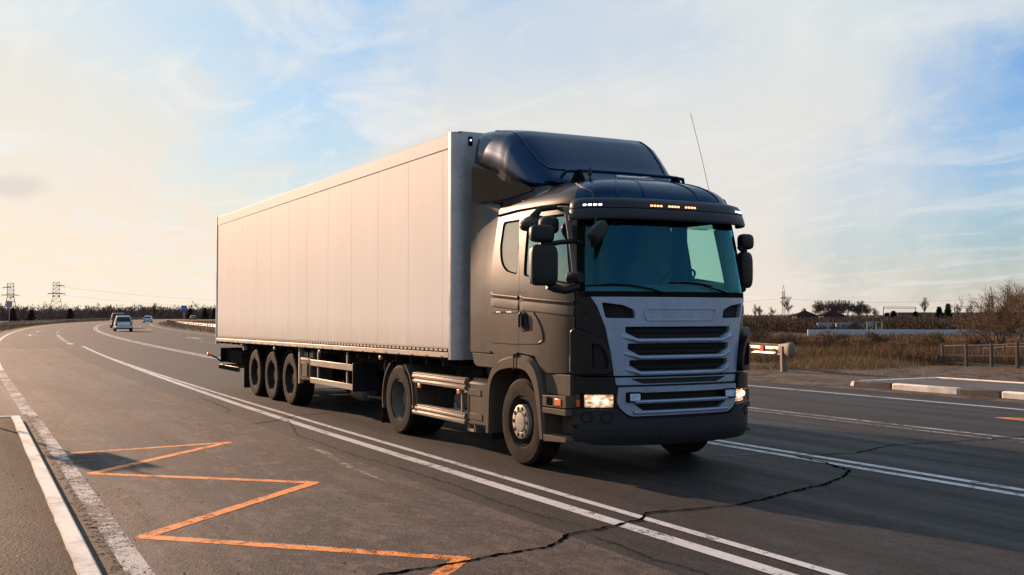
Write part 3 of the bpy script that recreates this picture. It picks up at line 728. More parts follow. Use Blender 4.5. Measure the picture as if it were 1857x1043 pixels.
    cpanel('air_vane', van, 'corner_black', corner, [vh] if sg < 0 else [vh], side=sg, off=0.075, thick=0.075, step=0.05, bevel=0.012)
    # mouldings of the raised stripe that runs on to the corner
    cpanel('waist_band', [(SX(1.078), 1.885), (SX(1.078), 1.73), (SY(1.10), 1.73), (SY(1.05), 1.76), (SX(1.17), 1.83)], 'corner_black', corner, side=sg, off=0.010, thick=0.012)
# thin seams of black behind the panel gaps
mb = panel_mb([(-SX(-.77), 1.1), (-SX(-.77), 2.12), (-SX(1.0), 2.0), (-SX(1.17), 1.95), (SX(1.17), 1.95), (SX(1.0), 2.0), (SX(-.77), 2.12), (SX(-.77), 1.1)], cabfn(-0.035), (), 0, 0.09)
obj('inner_lining', mb, 'seam_black', truck)
# back wall with the bunk
mb = MB(); mb.box(-.80, -.775, -1.19, 1.19, 1.0, 2.2); mb.box(-.80, -.775, -1.09, 1.09, 2.2, 3.0); obj('back_wall', mb, 'cab_paint', truck)

# roof dome
def roofP(s, t_, off=0):
    x, y, _ = cabP(s, 2.95, off); a = t_*pi/2; r = cos(a)**0.62; h = sin(a)**0.95
    cx_ = 0.15
    hh = 0.35+0.03*min(1, max(0, (0.6-x)/1.0))
    return (cx_+(x-cx_)*(1-(1-r)*1.0), y*r, 2.95+hh*h)
S0, S1 = -SX(-.775), SX(-.775)
mb = MB(); rows = []
for j in range(19):
    t_ = j/18*0.985
    rows.append([roofP(S0+(S1-S0)*i/90, t_) for i in range(91)])
mb.loft(rows); mb.f.append(tuple(18*91+i for i in range(91)))
roof = obj('roof', mb, 'deflector_paint', truck, sharp=40)
for sy_ in (-.78, -.42, .42, .8):                   # pressed ribs of the roof, running front to back
    s_ = SY(sy_) if abs(sy_) < 1.1 else 0
    mb = MB(); mb.tube([roofP(s_, t_, 0.0) for t_ in (0.12, .2, .3, .4, .5, .6, .7, .78)], 0.012, 6); obj('roof_rib', mb, 'deflector_paint', roof)
for sg in (-1, 1):                                  # light side cheeks of the roof carry the seam to the gutter
    mb = MB(); mb.tube([roofP(sg*s_, t_, .0) for s_, t_ in ((SY(1.02), .04), (SY(1.04), .2), (SX(1.05), .36), (SX(.85), .5), (SX(.5), .56), (SX(0), .57))], 0.012, 6); obj('roof_seam', mb, 'cab_paint', roof)
for sg in (-1, 1):
    cheek = MB(); rows = []
    for j in range(12):
        t_ = j/11*0.52
        rows.append([roofP(sg*(SX(1.02)+(SX(-.775)-SX(1.02))*i/30), t_, 0.004) for i in range(31)])
    cheek.loft(rows); obj('roof_cheek', cheek, 'cab_paint', roof)

# windscreen, header, cowl
ws = [(-SY(1.083), 1.985), (-SY(1.095), 2.93), (SY(1.095), 2.93), (SY(1.083), 1.985)]
obj('windscreen', panel_mb(rounded(ws, .05), cabfn(-0.004), (), 0, 0.08), 'windscreen_glass', truck)
sh = [(-SY(1.09), 2.70), (-SY(1.09), 2.93), (SY(1.09), 2.93), (SY(1.09), 2.70)]
obj('sunstrip', panel_mb(sh, cabfn(-0.012), (), 0, 0.08), 'tinted_glass', truck)
obj('header', panel_mb([(-SY(1.12), 2.84), (-SY(1.12), 2.965), (SY(1.12), 2.965), (SY(1.12), 2.84)], cabfn(0.006), (), 0.05, 0.08), 'black', truck)
obj('cowl', panel_mb([(-SX(1.15), 1.925), (-SX(1.17), 1.985), (SX(1.17), 1.985), (SX(1.15), 1.925)], cabfn(0.008), (), 0.06, 0.06), 'black', truck, bevel=0.006)
# wipers
for pts, blade in ((((-.25, 1.965), (-.40, 2.01), (-.62, 2.045)), ((-1.07, 2.045), (-.50, 2.035))), (((.66, 1.97), (.50, 2.01), (.30, 2.05)), ((-.15, 2.085), (.44, 2.05)))):
    mb = MB(); mb.tube([cabP(SY(y), z, 0.035) for y, z in pts], [.013, .011, .007], 6)
    w_ = obj('wiper', mb, 'black', truck)
    mb = MB(); ys_ = np.linspace(blade[0][0], blade[1][0], 9)
    mb.tube([cabP(SY(y), blade[0][1]+(blade[1][1]-blade[0][1])*i/8+0.008*sin(i/8*pi), 0.018) for i, y in enumerate(ys_)], 0.0085, 5)
    mb.tube([cabP(SY(y), blade[0][1]+(blade[1][1]-blade[0][1])*i/8+0.018*sin(i/8*pi), 0.028) for i, y in enumerate(ys_) if 1 < i < 8], 0.006, 5)
    obj('wiper_blade', mb, 'black', w_)

# interior
mb = MB(); rows = []
for x_, z_ in ((.55, 1.3), (.58, 1.95), (.70, 2.06), (.95, 2.07), (1.22, 2.0), (1.3, 1.9)): rows.append([(x_ - 0.18*abs(y/1.1)**3, y, z_ + (0.05 if y > .2 else 0)*(x_ > .6)*(x_ < 1)) for y in np.linspace(-1.08, 1.08, 15)])
mb.loft(rows); dash_ = obj('dashboard', mb, 'dash', truck)
mb = MB(); mb.lathe([(0.0, .22), (.02, .235), (.035, .22), (.02, .205), (0.0, .22)], (0, 0, 0), 32, 'z'); mb.tube([(-.2, 0, .01), (.2, 0, .01)], .02, 6); mb.tube([(0, 0, 0), (0.02, 0, -.3)], .04, 8)
wh_ = obj('steering_wheel', mb, 'black', truck); wh_.location = (.62, .56, 2.14); wh_.rotation_euler = (0, radians(-32), 0)
for y_ in (-.58, .58):
    mb = MB(); rows = []
    for z_, x_, w_, d_ in ((1.62, .02, .24, .09), (1.9, -.03, .26, .10), (2.2, -.09, .26, .09), (2.36, -.12, .23, .07), (2.40, -.13, .13, .06), (2.60, -.15, .13, .06), (2.64, -.15, .09, .04)):
        rows.append([(x_+d_*cos(a)*abs(cos(a))**-.4 if abs(cos(a)) > 1e-3 else x_, y_+w_*(abs(sin(a))**.6)*math.copysign(1, sin(a)), z_) for a in np.linspace(0, 2*pi, 20, endpoint=False)+.01])
    mb.loft(rows, closed=True, cap=True); mb.box(-.1, .42, y_-.26, y_+.26, 1.55, 1.70)
    obj('seat', mb, 'seat_cloth', truck, bevel=0.02)
mb = MB(); mb.tube([(.80, 1.02, 2.90), (.93, 1.03, 2.45), (1.03, 1.06, 2.0)], .085, 10); obj('pillar_lining', mb, 'cab_lining', truck)
mb = MB(); mb.tube([(.80, -1.06, 2.90), (.95, -1.08, 2.45), (1.08, -1.10, 2.0)], .05, 10); obj('pillar_lining', mb, 'cab_lining', truck)
mb = MB(); mb.box(-.12, .17, 1.02, 1.05, 2.0, 2.95); obj('added_side_curtain', mb, 'seat_cloth', truck)  # added to block the bright strip seen through the far door window
mb = MB(); mb.box(-.72, -.25, -1.1, 1.1, 1.75, 1.92); mb.box(-.70, -.68, -1.05, 1.05, 1.9, 3.0); mb.box(-.72, .3, -1.0, 1.0, 3.02, 3.05); obj('bunk', mb, 'cab_lining', truck)

# grille
def FY(pts): return [(SY(y), z) for y, z in pts]
gp_o = FY([(-.825, 1.085), (-.852, 1.30), (-.905, 1.60), (-.98, 1.82), (-1.035, 1.925), (1.035, 1.925), (.98, 1.82), (.905, 1.60), (.852, 1.30), (.825, 1.085)])
def slot(zt, zb, w0, w1): return rounded(FY([(-w0, zt), (-w0, zt-(zt-zb)*.45), (-w1, zb), (w1, zb), (w0, zt-(zt-zb)*.45), (w0, zt)]), .008, 2)
slots = [slot(1.605, 1.475, .70, .55), slot(1.425, 1.295, .675, .53), slot(1.248, 1.125, .655, .52)]
def ck(sg): return [(sg*u, v) for u, v in rounded(FY([(.585, 1.695), (.60, 1.785), (.72, 1.835), (.94, 1.865), (.905, 1.70)]), .02, 3)]
grille = obj('grille', panel_mb(gp_o, cabfn(0.016), slots+[ck(1), ck(-1)], 0.05, 0.06), 'grille_paint_sky_tint', truck, bevel=0.007)
obj('grille_mesh', panel_mb(FY([(-.82, 1.09), (-.96, 1.86), (.96, 1.86), (.82, 1.09)]), cabfn(-0.045), (), 0, 0.1), 'grille_mesh', grille)
# raised bars between the slots, deeper towards their lower edge
for zt, w0, w1 in ((1.470, .74, .56), (1.290, .72, .54), (1.120, .70, .53)):
    mb = MB(); rows = []
    for off, dz in ((0.0, .012), (.028, .004), (.040, -.012), (.036, -.030), (0.0, -.040)):
        rows.append([cabP(SY(y), zt+dz+ (0.055*max(0, (abs(y)-w1)/(w0-w1))), .016+off*(1-max(0, (abs(y)-w1)/(w0-w1))**2)) for y in np.linspace(-w0, w0, 33)])
    mb.loft(rows); obj('grille_bar', mb, 'grille_paint_sky_tint', grille)
    mb = MB(); mb.tube([cabP(SY(y), zt-.052, .0) for y in np.linspace(-.6, .6, 20)], .006, 5)
# badge recess pressed in the top of the grille, left blank
bp = rounded(FY([(-.46, 1.665), (-.50, 1.80), (.50, 1.80), (.46, 1.665)]), .035)
bi = rounded(FY([(-.435, 1.685), (-.472, 1.79), (.472, 1.79), (.435, 1.685)]), .03)
cpanel('badge_recess', bp, 'grille_paint_sky_tint', grille, [bi], off=0.026, thick=0.012, bevel=0.004)
# the narrow fourth slot and lower grille in the bumper
g4 = FY([(-.815, 1.065), (-.80, .985), (.80, .985), (.815, 1.065)])
obj('grille_strip', panel_mb(g4, cabfn(0.012), [rounded(FY([(-.64, 1.062-.012), (-.50, .995), (.50, .995), (.64, 1.05)]), .006, 2)], 0.04, 0.06), 'grille_paint_sky_tint', truck, bevel=0.006)
obj('grille_backing', panel_mb(FY([(-.80, .62), (-.80, 1.075), (.80, 1.075), (.80, .62)]), cabfn(-0.02), (), 0, 0.1), 'grille_mesh', truck)
lg = rounded(FY([(-.785, .965), (-.785, .76), (-.67, .655), (.67, .655), (.785, .76), (.785, .965)]), [.02, .08, .08, .08, .08, .02])
ls1 = rounded(FY([(-.62, .905), (-.60, .815), (.60, .815), (.62, .905)]), .01, 2)
ls2 = rounded(FY([(-.62, .785), (-.50, .705), (.50, .705), (.62, .785)]), .01, 2)
lowg = obj('lower_grille', panel_mb(lg, cabfn(0.035), [ls1, ls2], 0.06, 0.05), 'grille_paint_sky_tint', truck, bevel=0.010)
for zt in (.815, .702):
    mb = MB(); rows = []
    for off, dz in ((0.0, .012), (.020, .006), (.030, -.006), (.024, -.022), (0.0, -.028)): rows.append([cabP(SY(y), zt+dz, .035+off) for y in np.linspace(-.62, .62, 25)])
    mb.loft(rows); obj('grille_bar', mb, 'grille_paint_sky_tint', lowg)
mb = MB()
for k in range(9):
    z_ = 1.15+k*.055
    mb.tube([cabP(SY(y), z_, -.03) for y in np.linspace(-.7, .7, 15)], .004, 4)
for z_ in (.73, .75, .77, .84, .86, .88): mb.tube([cabP(SY(y), z_, -.01) for y in np.linspace(-.6, .6, 15)], .004, 4)
obj('grille_louvre', mb, 'black', grille)

# bumper, lamps
def front_band(z0, z1, x_end=1.06): return [(-SX(x_end), z0), (-SX(x_end), z1), (SX(x_end), z1), (SX(x_end), z0)]
bo = [(-SX(1.06), .395), (-SX(1.06), .735), (-SY(.79), .735), (-SY(.67), .635), (-SY(.5), .625), (SY(.5), .625), (SY(.67), .635), (SY(.79), .735), (SX(1.06), .735), (SX(1.06), .395), (SY(1.0), .355), (SY(.3), .335), (-SY(.3), .335), (-SY(1.0), .355)]
def bumpfn(u, v, d):
    k = 0.045 - 0.05*max(0, (0.50-v)/0.16)**2
    return cabP(u, v, k+d)
bumper = obj('bumper', panel_mb(rounded(bo, .03), bumpfn, (), 0.10, 0.05), 'bumper_plastic', truck, bevel=0.012)
obj('bumper_grille', panel_mb(rounded(FY([(-.44, .575), (-.47, .625), (.47, .625), (.44, .575)]), .02), lambda u, v, d: bumpfn(u, v, d+0.004), (), 0.01, 0.05), 'grille_mesh', bumper)
obj('plate_recess', panel_mb(rounded(FY([(-.30, .40), (-.30, .53), (.34, .53), (.34, .40)]), .015), lambda u, v, d: bumpfn(u, v, d+0.006), (), 0.012, 0.05), 'bumper_plastic', bumper, bevel=0.003)
for y_ in (-1.06, -.90, .98):                     # round blanking covers
    mb = MB(); c_ = []
    for k in range(29):
        a = 2*pi*k/28; c_.append(bumpfn(SY(y_)+.055*cos(a), .655-.0+.042*1.25*sin(a)-.005, .003))
    mb.tube(c_, .0045, 5, caps=False); obj('lamp_blank', mb, 'black', bumper)
mb = MB(); mb.lathe([(0, 0.001), (0, .018), (-.02, .02)], bumpfn(-SX(1.10), .55, .004), 14, 'y'); obj('tow_hole', mb, 'seam_black', bumper)
mb = MB(); mb.tube([bumpfn(u, .515, .002) for u in np.linspace(-SX(1.08), SX(1.08), 50)], .004, 4); obj('bumper_crease', mb, 'bumper_plastic', bumper)
for sg in (-1, 1):
    # brow over the lamp, filling the space up to the corner panel
    bw = [(SX(1.05), .905), (SX(1.05), .985), (SX(1.09), 1.075), (SY(.83), 1.075), (SY(.80), .90)]
    cpanel('lamp_brow', rounded(bw, .03), 'corner_black', truck, side=sg, off=0.05 if True else 0, thick=0.12, bevel=0.012, step=0.05)
    hl_o = rounded([(SX(1.055), .738), (SX(1.055), .90), (SY(.80), .895), (SY(.80), .738)], .015)
    hl = cpanel('headlight', hl_o, 'black', truck, side=sg, off=-0.02, thick=0.06, step=0.06)
    cpanel('reflector', rounded([(SY(1.085), .752), (SY(1.085), .885), (SY(.825), .885), (SY(.825), .752)], .015), 'headlamp_lit', hl, side=sg, off=-0.006, thick=0.01, step=0.03)
    cpanel('indicator_lens', rounded([(SX(1.062), .752), (SX(1.062), .83), (SY(1.115), .83), (SY(1.115), .752)], .01), 'red_plastic' if False else 'orange_plastic', hl, side=sg, off=-0.004, thick=0.01, step=0.05)
    cpanel('marker_lens', rounded([(SX(1.062), .84), (SX(1.062), .888), (SY(1.115), .888), (SY(1.115), .84)], .008), 'tank_grey', hl, side=sg, off=-0.004, thick=0.01, step=0.05)
    cpanel('lens_cover', hl_o, 'clear_cover', hl, side=sg, off=0.03, thick=0, step=0.05)
    for y_, z_, r_, m_ in ((.99, .835, .030, 'bulb'), (.90, .815, .022, 'bulb'), (1.155, .79, .013, 'amber_bulb'), (1.178, .862, .012, 'amber_bulb')):
        mb = MB(); c_ = cabP(sg*(SY(y_) if y_ < 1.16 else SY(y_)), z_, 0.006); mb.lathe([(-r_*.5, .001), (-r_*.2, r_*.8), (r_*.1, r_), (r_*.35, r_*.6), (r_*.5, .001)], c_, 12, 'x'); obj('lamp_bulb', mb, m_, hl)
# two small driving lamps in the lower grille
for y_ in (-.615, .655):
    c_ = cabP(SY(y_), .858, .05); mb = MB(); mb.box(c_[0]-.05, c_[0]+.012, c_[1]-.09, c_[1]+.09, c_[2]-.055, c_[2]+.055)
    dl = obj('driving_lamp', mb, 'black', truck, bevel=0.015)
    mb = MB(); mb.box(c_[0]+.006, c_[0]+.020, c_[1]-.065, c_[1]+.065, c_[2]-.038, c_[2]+.038); obj('lamp_lens', mb, 'spot_lens', dl, bevel=0.008)

# sun visor
mb = MB(); rows = []
prof = [(p_[0], p_[1]+.028) for p_ in ((-.01, 2.968), (.07, 2.965), (.125, 2.945), (.150, 2.905), (.158, 2.852), (.150, 2.846), (.158, 2.838), (.165, 2.750), (.155, 2.727), (.135, 2.720), (.118, 2.730), (.125, 2.80), (.128, 2.90), (.05, 2.945), (-.01, 2.95))]
us = np.linspace(-SX(1.045), SX(1.045), 70)
for off, z_ in prof:
    row = []
    for u in us:
        e = min(1, (SX(1.045)-abs(u))/0.10); k = 1-(1-e)**3
        row.append(cabP(u, z_, off*(0.72+0.28*k)))
    rows.append(row)
mb.loft(rows, closed=False); m_ = len(us)
mb.f += [tuple(i*m_ for i in range(len(prof))), tuple(i*m_+m_-1 for i in range(len(prof)))[::-1]]
visor = obj('sun_visor', mb, 'visor_plastic', truck, sharp=50)
for y_, m_ in ((-1.02, 'led_white'), (-.36, 'amber_lit'), (-.12, 'amber_lit'), (.12, 'amber_lit'), (.93, 'led_white')):
    P0 = [cabP(SY(y_)+d, z, .150) for d, z in ((-.09, 2.885), (.09, 2.885))]
    fnv = lambda u, v, d: cabP(u, v+.028, .157+d-(v-2.85)*.10)
    ml = obj('marker_lamp', panel_mb([(SY(y_)-.095, 2.862), (SY(y_)-.095, 2.896), (SY(y_)+.095, 2.896), (SY(y_)+.095, 2.862)], fnv, (), 0.01, 0.05), 'black', visor)
    for k in range(4):
        u = SY(y_)+(-.064+.0427*k); obj('led', panel_mb(rounded([(u-.015, 2.869), (u-.015, 2.889), (u+.015, 2.889), (u+.015, 2.869)], .006, 2), lambda u, v, d: fnv(u, v, d+.005), (), 0.005, 0.03), m_, ml, smooth=False)
for z_ in (2.93, 2.785):
    for sg in (-1, 1):
        mb = MB(); c_ = cabP(sg*SX(1.09), z_, .135); mb.lathe([(-.012, .014), (0.004, .013), (.006, .001)] if sg > 0 else [(.012, .014), (-.004, .013), (-.006, .001)], c_, 10, 'y'); obj('visor_bolt', mb, 'seam_black', visor)

# roof air deflector
mb = MB(); rows = []
DEF = [(.26, .88, 3.24, 3.27), (.21, .97, 3.24, 3.32), (.11, 1.03, 3.23, 3.40), (-.02, 1.065, 3.23, 3.52), (-.15, 1.095, 3.25, 3.66), (-.28, 1.12, 3.29, 3.79), (-.42, 1.145, 3.34, 3.91), (-.58, 1.152, 3.40, 3.995), (-.80, 1.155, 3.48, 4.04), (-1.05, 1.165, 3.57, 4.08), (-1.32, 1.17, 3.66, 4.10)]
Dx = [d[0] for d in DEF][::-1]
def defl(x, a):
    w_, zb, zt = [float(np.interp(x, Dx, [d[i] for d in DEF][::-1])) for i in (1, 2, 3)]
    ca, sa = cos(a), sin(a); p = 0.42-0.15*min(1, max(0, (.1-x)/.6)); w_ *= 1-0.055*abs(sa)**p*min(1, max(0, -x/.5))
    return (x - 0.12*abs(ca)**4*(1 if x > -.9 else 0.0)*min(1, (x+.9)/.5) if x > -.9 else x, math.copysign(abs(ca)**p, ca)*w_, zb+(zt-zb)*abs(sa)**p)
DX2 = catmull([(d[0],) for d in DEF], 3)
for (x,) in DX2: rows.append([defl(x, a) for a in np.linspace(pi, 0, 49)])
inner = [[(p[0], p[1]*.97, p[2]-.03) for p in r] for r in rows]
mb.loft(rows); mb.f.append(tuple(range(49))[::-1])
m2 = MB(); 
deflector = obj('roof_deflector', mb, 'deflector_paint', truck, sharp=50)
sm = deflector.modifiers.new('thickness', 'SOLIDIFY'); sm.thickness = 0.025; sm.offset = -1
# raised outline of the centre section
def dsurf(x, y):
    best = None
    for a in np.linspace(0.02, pi-.02, 181):
        p = defl(x, a)
        if best is None or abs(p[1]-y) < abs(best[1]-y): best = p
    return best
ln = [(-1.1, -.93), (-.8, -.93), (-.5, -.93), (-.25, -.92), (-.08, -.88), (.03, -.80), (.055, -.7), (.06, -.4), (.06, 0), (.06, .4), (.055, .72), (.02, .80), (-.15, .82), (-.4, .80), (-.6, .76), (-1.1, .74)]
pts = []
for i in range(len(ln)-1):
    for k in range(5):
        x_ = ln[i][0]+(ln[i+1][0]-ln[i][0])*k/5; y_ = ln[i][1]+(ln[i+1][1]-ln[i][1])*k/5
        w_, zb, zt = [float(np.interp(x_, Dx, [d[j] for d in DEF][::-1])) for j in (1, 2, 3)]
        cq = (abs(y_)/w_)**2; a = math.acos(min(1, cq)); p = defl(x_, a if y_ > 0 else pi-a); pts.append((p[0]+.004, p[1], p[2]+.004))
mb = MB(); mb.tube(pts, .009, 6); obj('deflector_ridge', mb, 'deflector_paint', deflector)
# lower wing plates, cab side extenders
for sg in (-1, 1):
    mb = MB(); poly = [(.02, 3.175), (.0, 3.215), (-.3, 3.33), (-.75, 3.49), (-1.31, 3.61), (-1.33, 3.17), (-.8, 3.12), (-.45, 3.13)]
    yy = lambda x: sg*(1.075+0.135*min(1, max(0, (.02-x)/1.3)))
    n = len(poly); mb.add([(x, yy(x), z) for x, z in poly]+[(x, yy(x)-sg*.03, z) for x, z in poly], [tuple(range(n)), tuple(range(n, 2*n))[::-1]]+[(i, (i+1) % n, n+(i+1) % n, n+i) for i in range(n)])
    obj('wing_plate', mb, 'wing_paint', truck, bevel=0.006)
    mb = MB(); rows = []
    for x_, w_ in ((-.785, 1.216), (-.87, 1.216), (-.95, 1.217), (-1.05, 1.219), (-1.15, 1.22), (-1.25, 1.221), (-1.32, 1.222)):
        rows.append([(x_, sg*(w_ - 0.12*max(0, (z_-2.0)/.95)**1.5*((x_+1.32)/.535)**.7), z_) for z_ in np.linspace(1.27, 3.12, 16)])
    rows += [[(p[0], p[1]-sg*.03, p[2]) for p in r] for r in rows[::-1]]
    mb.loft(rows, closed=False); ex = obj('side_extender', mb, 'cab_paint', truck, sharp=40)
    mb = MB(); mb.prism(rounded([(-.62, 1.09), (-.64, 1.25), (-1.30, 1.26), (-1.24, 1.12), (-1.15, 1.09)], .03), 'y', sg*1.21, sg*1.17); obj('extender_skirt', mb, 'dusty_plastic', ex, bevel=0.006)
    # wheel arch
    arc = catmull([(-.83, .30), (-.80, .80), (-.70, 1.06), (-.50, 1.19), (-.20, 1.255), (.05, 1.27), (.28, 1.24), (.44, 1.12), (.53, .90), (.58, .55), (.60, .36)], 5)
    ari = catmull([(-.74, .30), (-.71, .80), (-.63, .98), (-.47, 1.07), (-.2, 1.115), (.02, 1.12), (.2, 1.09), (.34, .99), (.42, .83), (.49, .55), (.52, .36)], 5)
    mb = MB(); y0, y1, y2 = sg*1.265, sg*1.24, sg*.80
    mb.loft([[(x, sg*1.225, z) for x, z in arc], [(x, y0, z) for x, z in [((a[0]*.75+b[0]*.25), (a[1]*.75+b[1]*.25)) for a, b in zip(arc, ari)]], [(x, y0, z) for x, z in ari], [(x, y2, z) for x, z in ari]])
    mb.loft([[(x, sg*1.225, z) for x, z in arc], [(x, y2, z) for x, z in arc]])
    arch = obj('wheel_arch', mb, 'dusty_plastic', truck, sharp=35)
    mb = MB(); mb.box(-.10, -.085, min(y0, sg*1.2)-.004, max(y0, sg*1.2)+.004, 1.10, 1.27); mb.box(-.03, -.015, min(y0, sg*1.2)-.004, max(y0, sg*1.2)+.004, 1.11, 1.275); obj('arch_seam', mb, 'seam_black', arch)
    # steps
    mb = MB(); mb.prism(rounded([(.55, .86), (.50, 1.09), (1.06, 1.09), (1.06, .86)], .02), 'y', sg*1.19, sg*1.05); stp = obj('step_well', mb, 'dusty_plastic', truck, bevel=0.02)
    mb = MB(); mb.prism(rounded([(.565, .725), (.56, .85), (1.07, .87), (1.07, .735)], .012), 'y', sg*1.255, sg*.95); mb.prism(rounded([(.575, .655), (.575, .715), (1.075, .725), (1.075, .655)], .01), 'y', sg*1.262, sg*.95); obj('upper_step', mb, 'dusty_plastic', stp, bevel=0.01)
    mb = MB(); mb.prism(rounded([(.60, .345), (.59, .42), (1.075, .42), (1.075, .375)], .012), 'y', sg*1.262, sg*.95)
    for k in range(12): mb.box(.62+k*.037, .64+k*.037, min(sg*1.24, sg*1.0), max(sg*1.24, sg*1.0), .42, .43)
    obj('lower_step', mb, 'dusty_plastic', stp, bevel=0.006)
    mb = MB(); mb.box(.58, 1.06, min(sg*1.02, sg*.96), max(sg*1.02, sg*.96), .38, .70); mb.box(.565, .60, min(sg*1.25, sg*1.0), max(sg*1.25, sg*1.0), .40, .70); obj('step_back', mb, 'dusty_plastic', stp, bevel=0.01)
    mb = MB(); mb.box(.84, .975, min(sg*1.25, sg*1.264), max(sg*1.25, sg*1.264), .755, .83); obj('side_marker', mb, 'orange_plastic', stp, bevel=0.006)
    mb = MB(); mb.box(.66, .78, min(sg*1.25, sg*1.26), max(sg*1.25, sg*1.26), .75, .835); obj('step_socket', mb, 'black', stp, bevel=0.004)

# roof bar, horn brackets, aerials
mb = MB(); mb.tube([(.30, -.86, 3.31), (.36, -.82, 3.385), (.38, -.6, 3.40), (.40, 0, 3.405), (.38, .6, 3.40), (.36, .84, 3.385), (.30, .90, 3.30)], .022, 10)
bar = obj('lamp_bar', mb, 'deflector_paint', truck)
for y_ in (-.66, .72):
    mb = MB(); mb.prism([(.20, 3.26), (.52, 3.22), (.48, 3.30), (.40, 3.41), (.33, 3.41)], 'y', y_-.02, y_+.02); obj('bar_bracket', mb, 'black', bar, bevel=0.006)
mb = MB(); mb.tube([(.30, -.1, 3.36), (.30, .28, 3.36)], .028, 10); mb.tube([(.30, .28, 3.36), (.30, .40, 3.36)], [.028, .06], 12); obj('air_horn', mb, 'bright_metal', truck)
mb = MB(); mb.tube([(.62, -.66, 3.24), (.62, -.66, 3.40)], .012, 6); mb.tube([(.62, -.66, 3.23), (.62, -.66, 3.27)], .025, 8); mb.tube([(.62, -.66, 3.32), (.60, -.66, 3.35)], .024, 8); obj('short_aerial', mb, 'mirror_plastic', truck)
mb = MB(); mb.tube([(.52, 1.10, 3.08), (.52, 1.13, 3.14), (.50, 1.13, 3.25)], [.020, .015, .009], 6); aer = obj('aerial', mb, 'black', truck)
mb = MB(); mb.tube([(.50, 1.13, 3.25), (.44, 1.07, 3.65), (.33, .985, 4.22)], .0032, 5); obj('aerial_whip', mb, 'tank_grey', aer)

# mirrors
def shell(mb, c, size, rz=0, rx=0, p=3.2, n=20, m=12):
    """rounded housing"""
    M = Matrix.Rotation(rz, 3, 'Z') @ Matrix.Rotation(rx, 3, 'X'); rows = []
    f = lambda v, e: math.copysign(abs(v)**(2/e), v)
    for j in range(m+1):
        b = -pi/2+pi*j/m; rows.append([tuple(Vector(c)+M @ Vector((size[0]/2*f(cos(b), p)*f(cos(a), p), size[1]/2*f(cos(b), p)*f(sin(a), p), size[2]/2*f(sin(b), p)))) for a in np.linspace(0, 2*pi, n, endpoint=False)])
    mb.loft(rows, closed=True); return mb
mb = shell(MB(), (1.10, -1.545, 2.255), (.15, .30, .435), radians(-8), p=5)
mir = obj('wing_mirror', mb, 'mirror_plastic', truck, sharp=60)
mb = MB(); mb.box(1.018, 1.024, -1.67, -1.42, 2.06, 2.45); obj('mirror_glass', mb, 'mirror_glass', mir)
mb = shell(MB(), (1.10, -1.565, 2.585), (.13, .265, .185), radians(-8), p=4); obj('wide_mirror', mb, 'mirror_plastic', mir, sharp=60)
mb = MB(); mb.tube([(1.09, -1.52, 2.46), (1.09, -1.53, 2.52)], [.06, .04], 10); mb.tube([(1.10, -1.50, 2.475), (1.13, -1.36, 2.50), (1.12, -1.18, 2.52), (1.09, -1.08, 2.50)], [.03, .026, .03, .035], 8)
mb.tube([(1.10, -1.50, 2.04), (1.11, -1.42, 2.02), (1.13, -1.30, 1.99), (1.15, -1.14, 2.03)], [.035, .05, .04, .045], 8); obj('mirror_arm', mb, 'mirror_plastic', mir)
mb = MB(); mb.tube([(1.03, -1.19, 2.13), (1.18, -1.13, 2.13)], .065, 10); obj('arm_clamp', mb, 'mirror_plastic', mir, bevel=0.01)
# kerb mirror hung over the door window
mb = shell(MB(), (.60, -1.40, 2.74), (.26, .28, .12), radians(35), radians(28), p=3); mb.tube([(.62, -1.10, 2.93), (.60, -1.30, 2.90), (.58, -1.38, 2.80)], [.03, .035, .05], 8)
km = obj('kerb_mirror', mb, 'mirror_plastic', truck, sharp=60)
mb = shell(MB(), (.86, -1.34, 2.70), (.20, .20, .20), radians(20), 0, p=3); obj('kerb_mirror_cover', mb, 'mirror_plastic', km, sharp=60)
mb = shell(MB(), (1.03, 1.225, 2.26), (.14, .20, .43), radians(8), p=4); mf = obj('wing_mirror', mb, 'mirror_plastic', truck, sharp=60)
mb = shell(MB(), (1.03, 1.245, 2.595), (.13, .21, .185), radians(8), p=3.4); obj('wide_mirror', mb, 'mirror_plastic', mf, sharp=60)
mb = MB(); mb.tube([(1.03, 1.22, 2.44), (1.03, 1.23, 2.53)], .035, 8); mb.tube([(1.03, 1.2, 2.49), (1.09, 1.10, 2.52)], .028, 8); mb.tube([(1.03, 1.2, 2.05), (1.13, 1.12, 2.03)], .035, 8); obj('mirror_arm', mb, 'mirror_plastic', mf)
# front mirror under the visor
mb = shell(MB(), (1.46, -1.10, 2.60), (.12, .30, .155), radians(18), radians(36), p=3.5); fm = obj('front_mirror', mb, 'mirror_plastic', truck, sharp=60)
mb = MB(); mb.tube([(1.36, -1.06, 2.76), (1.42, -1.10, 2.66), (1.44, -1.10, 2.60)], .010, 8); obj('mirror_arm', mb, 'mirror_plastic', fm); mb = MB(); mb.tube([(1.43, -1.13, 2.53), (1.42, -1.14, 2.43)], [.055, .02], 10); obj('mirror_stem', mb, 'mirror_plastic', fm)

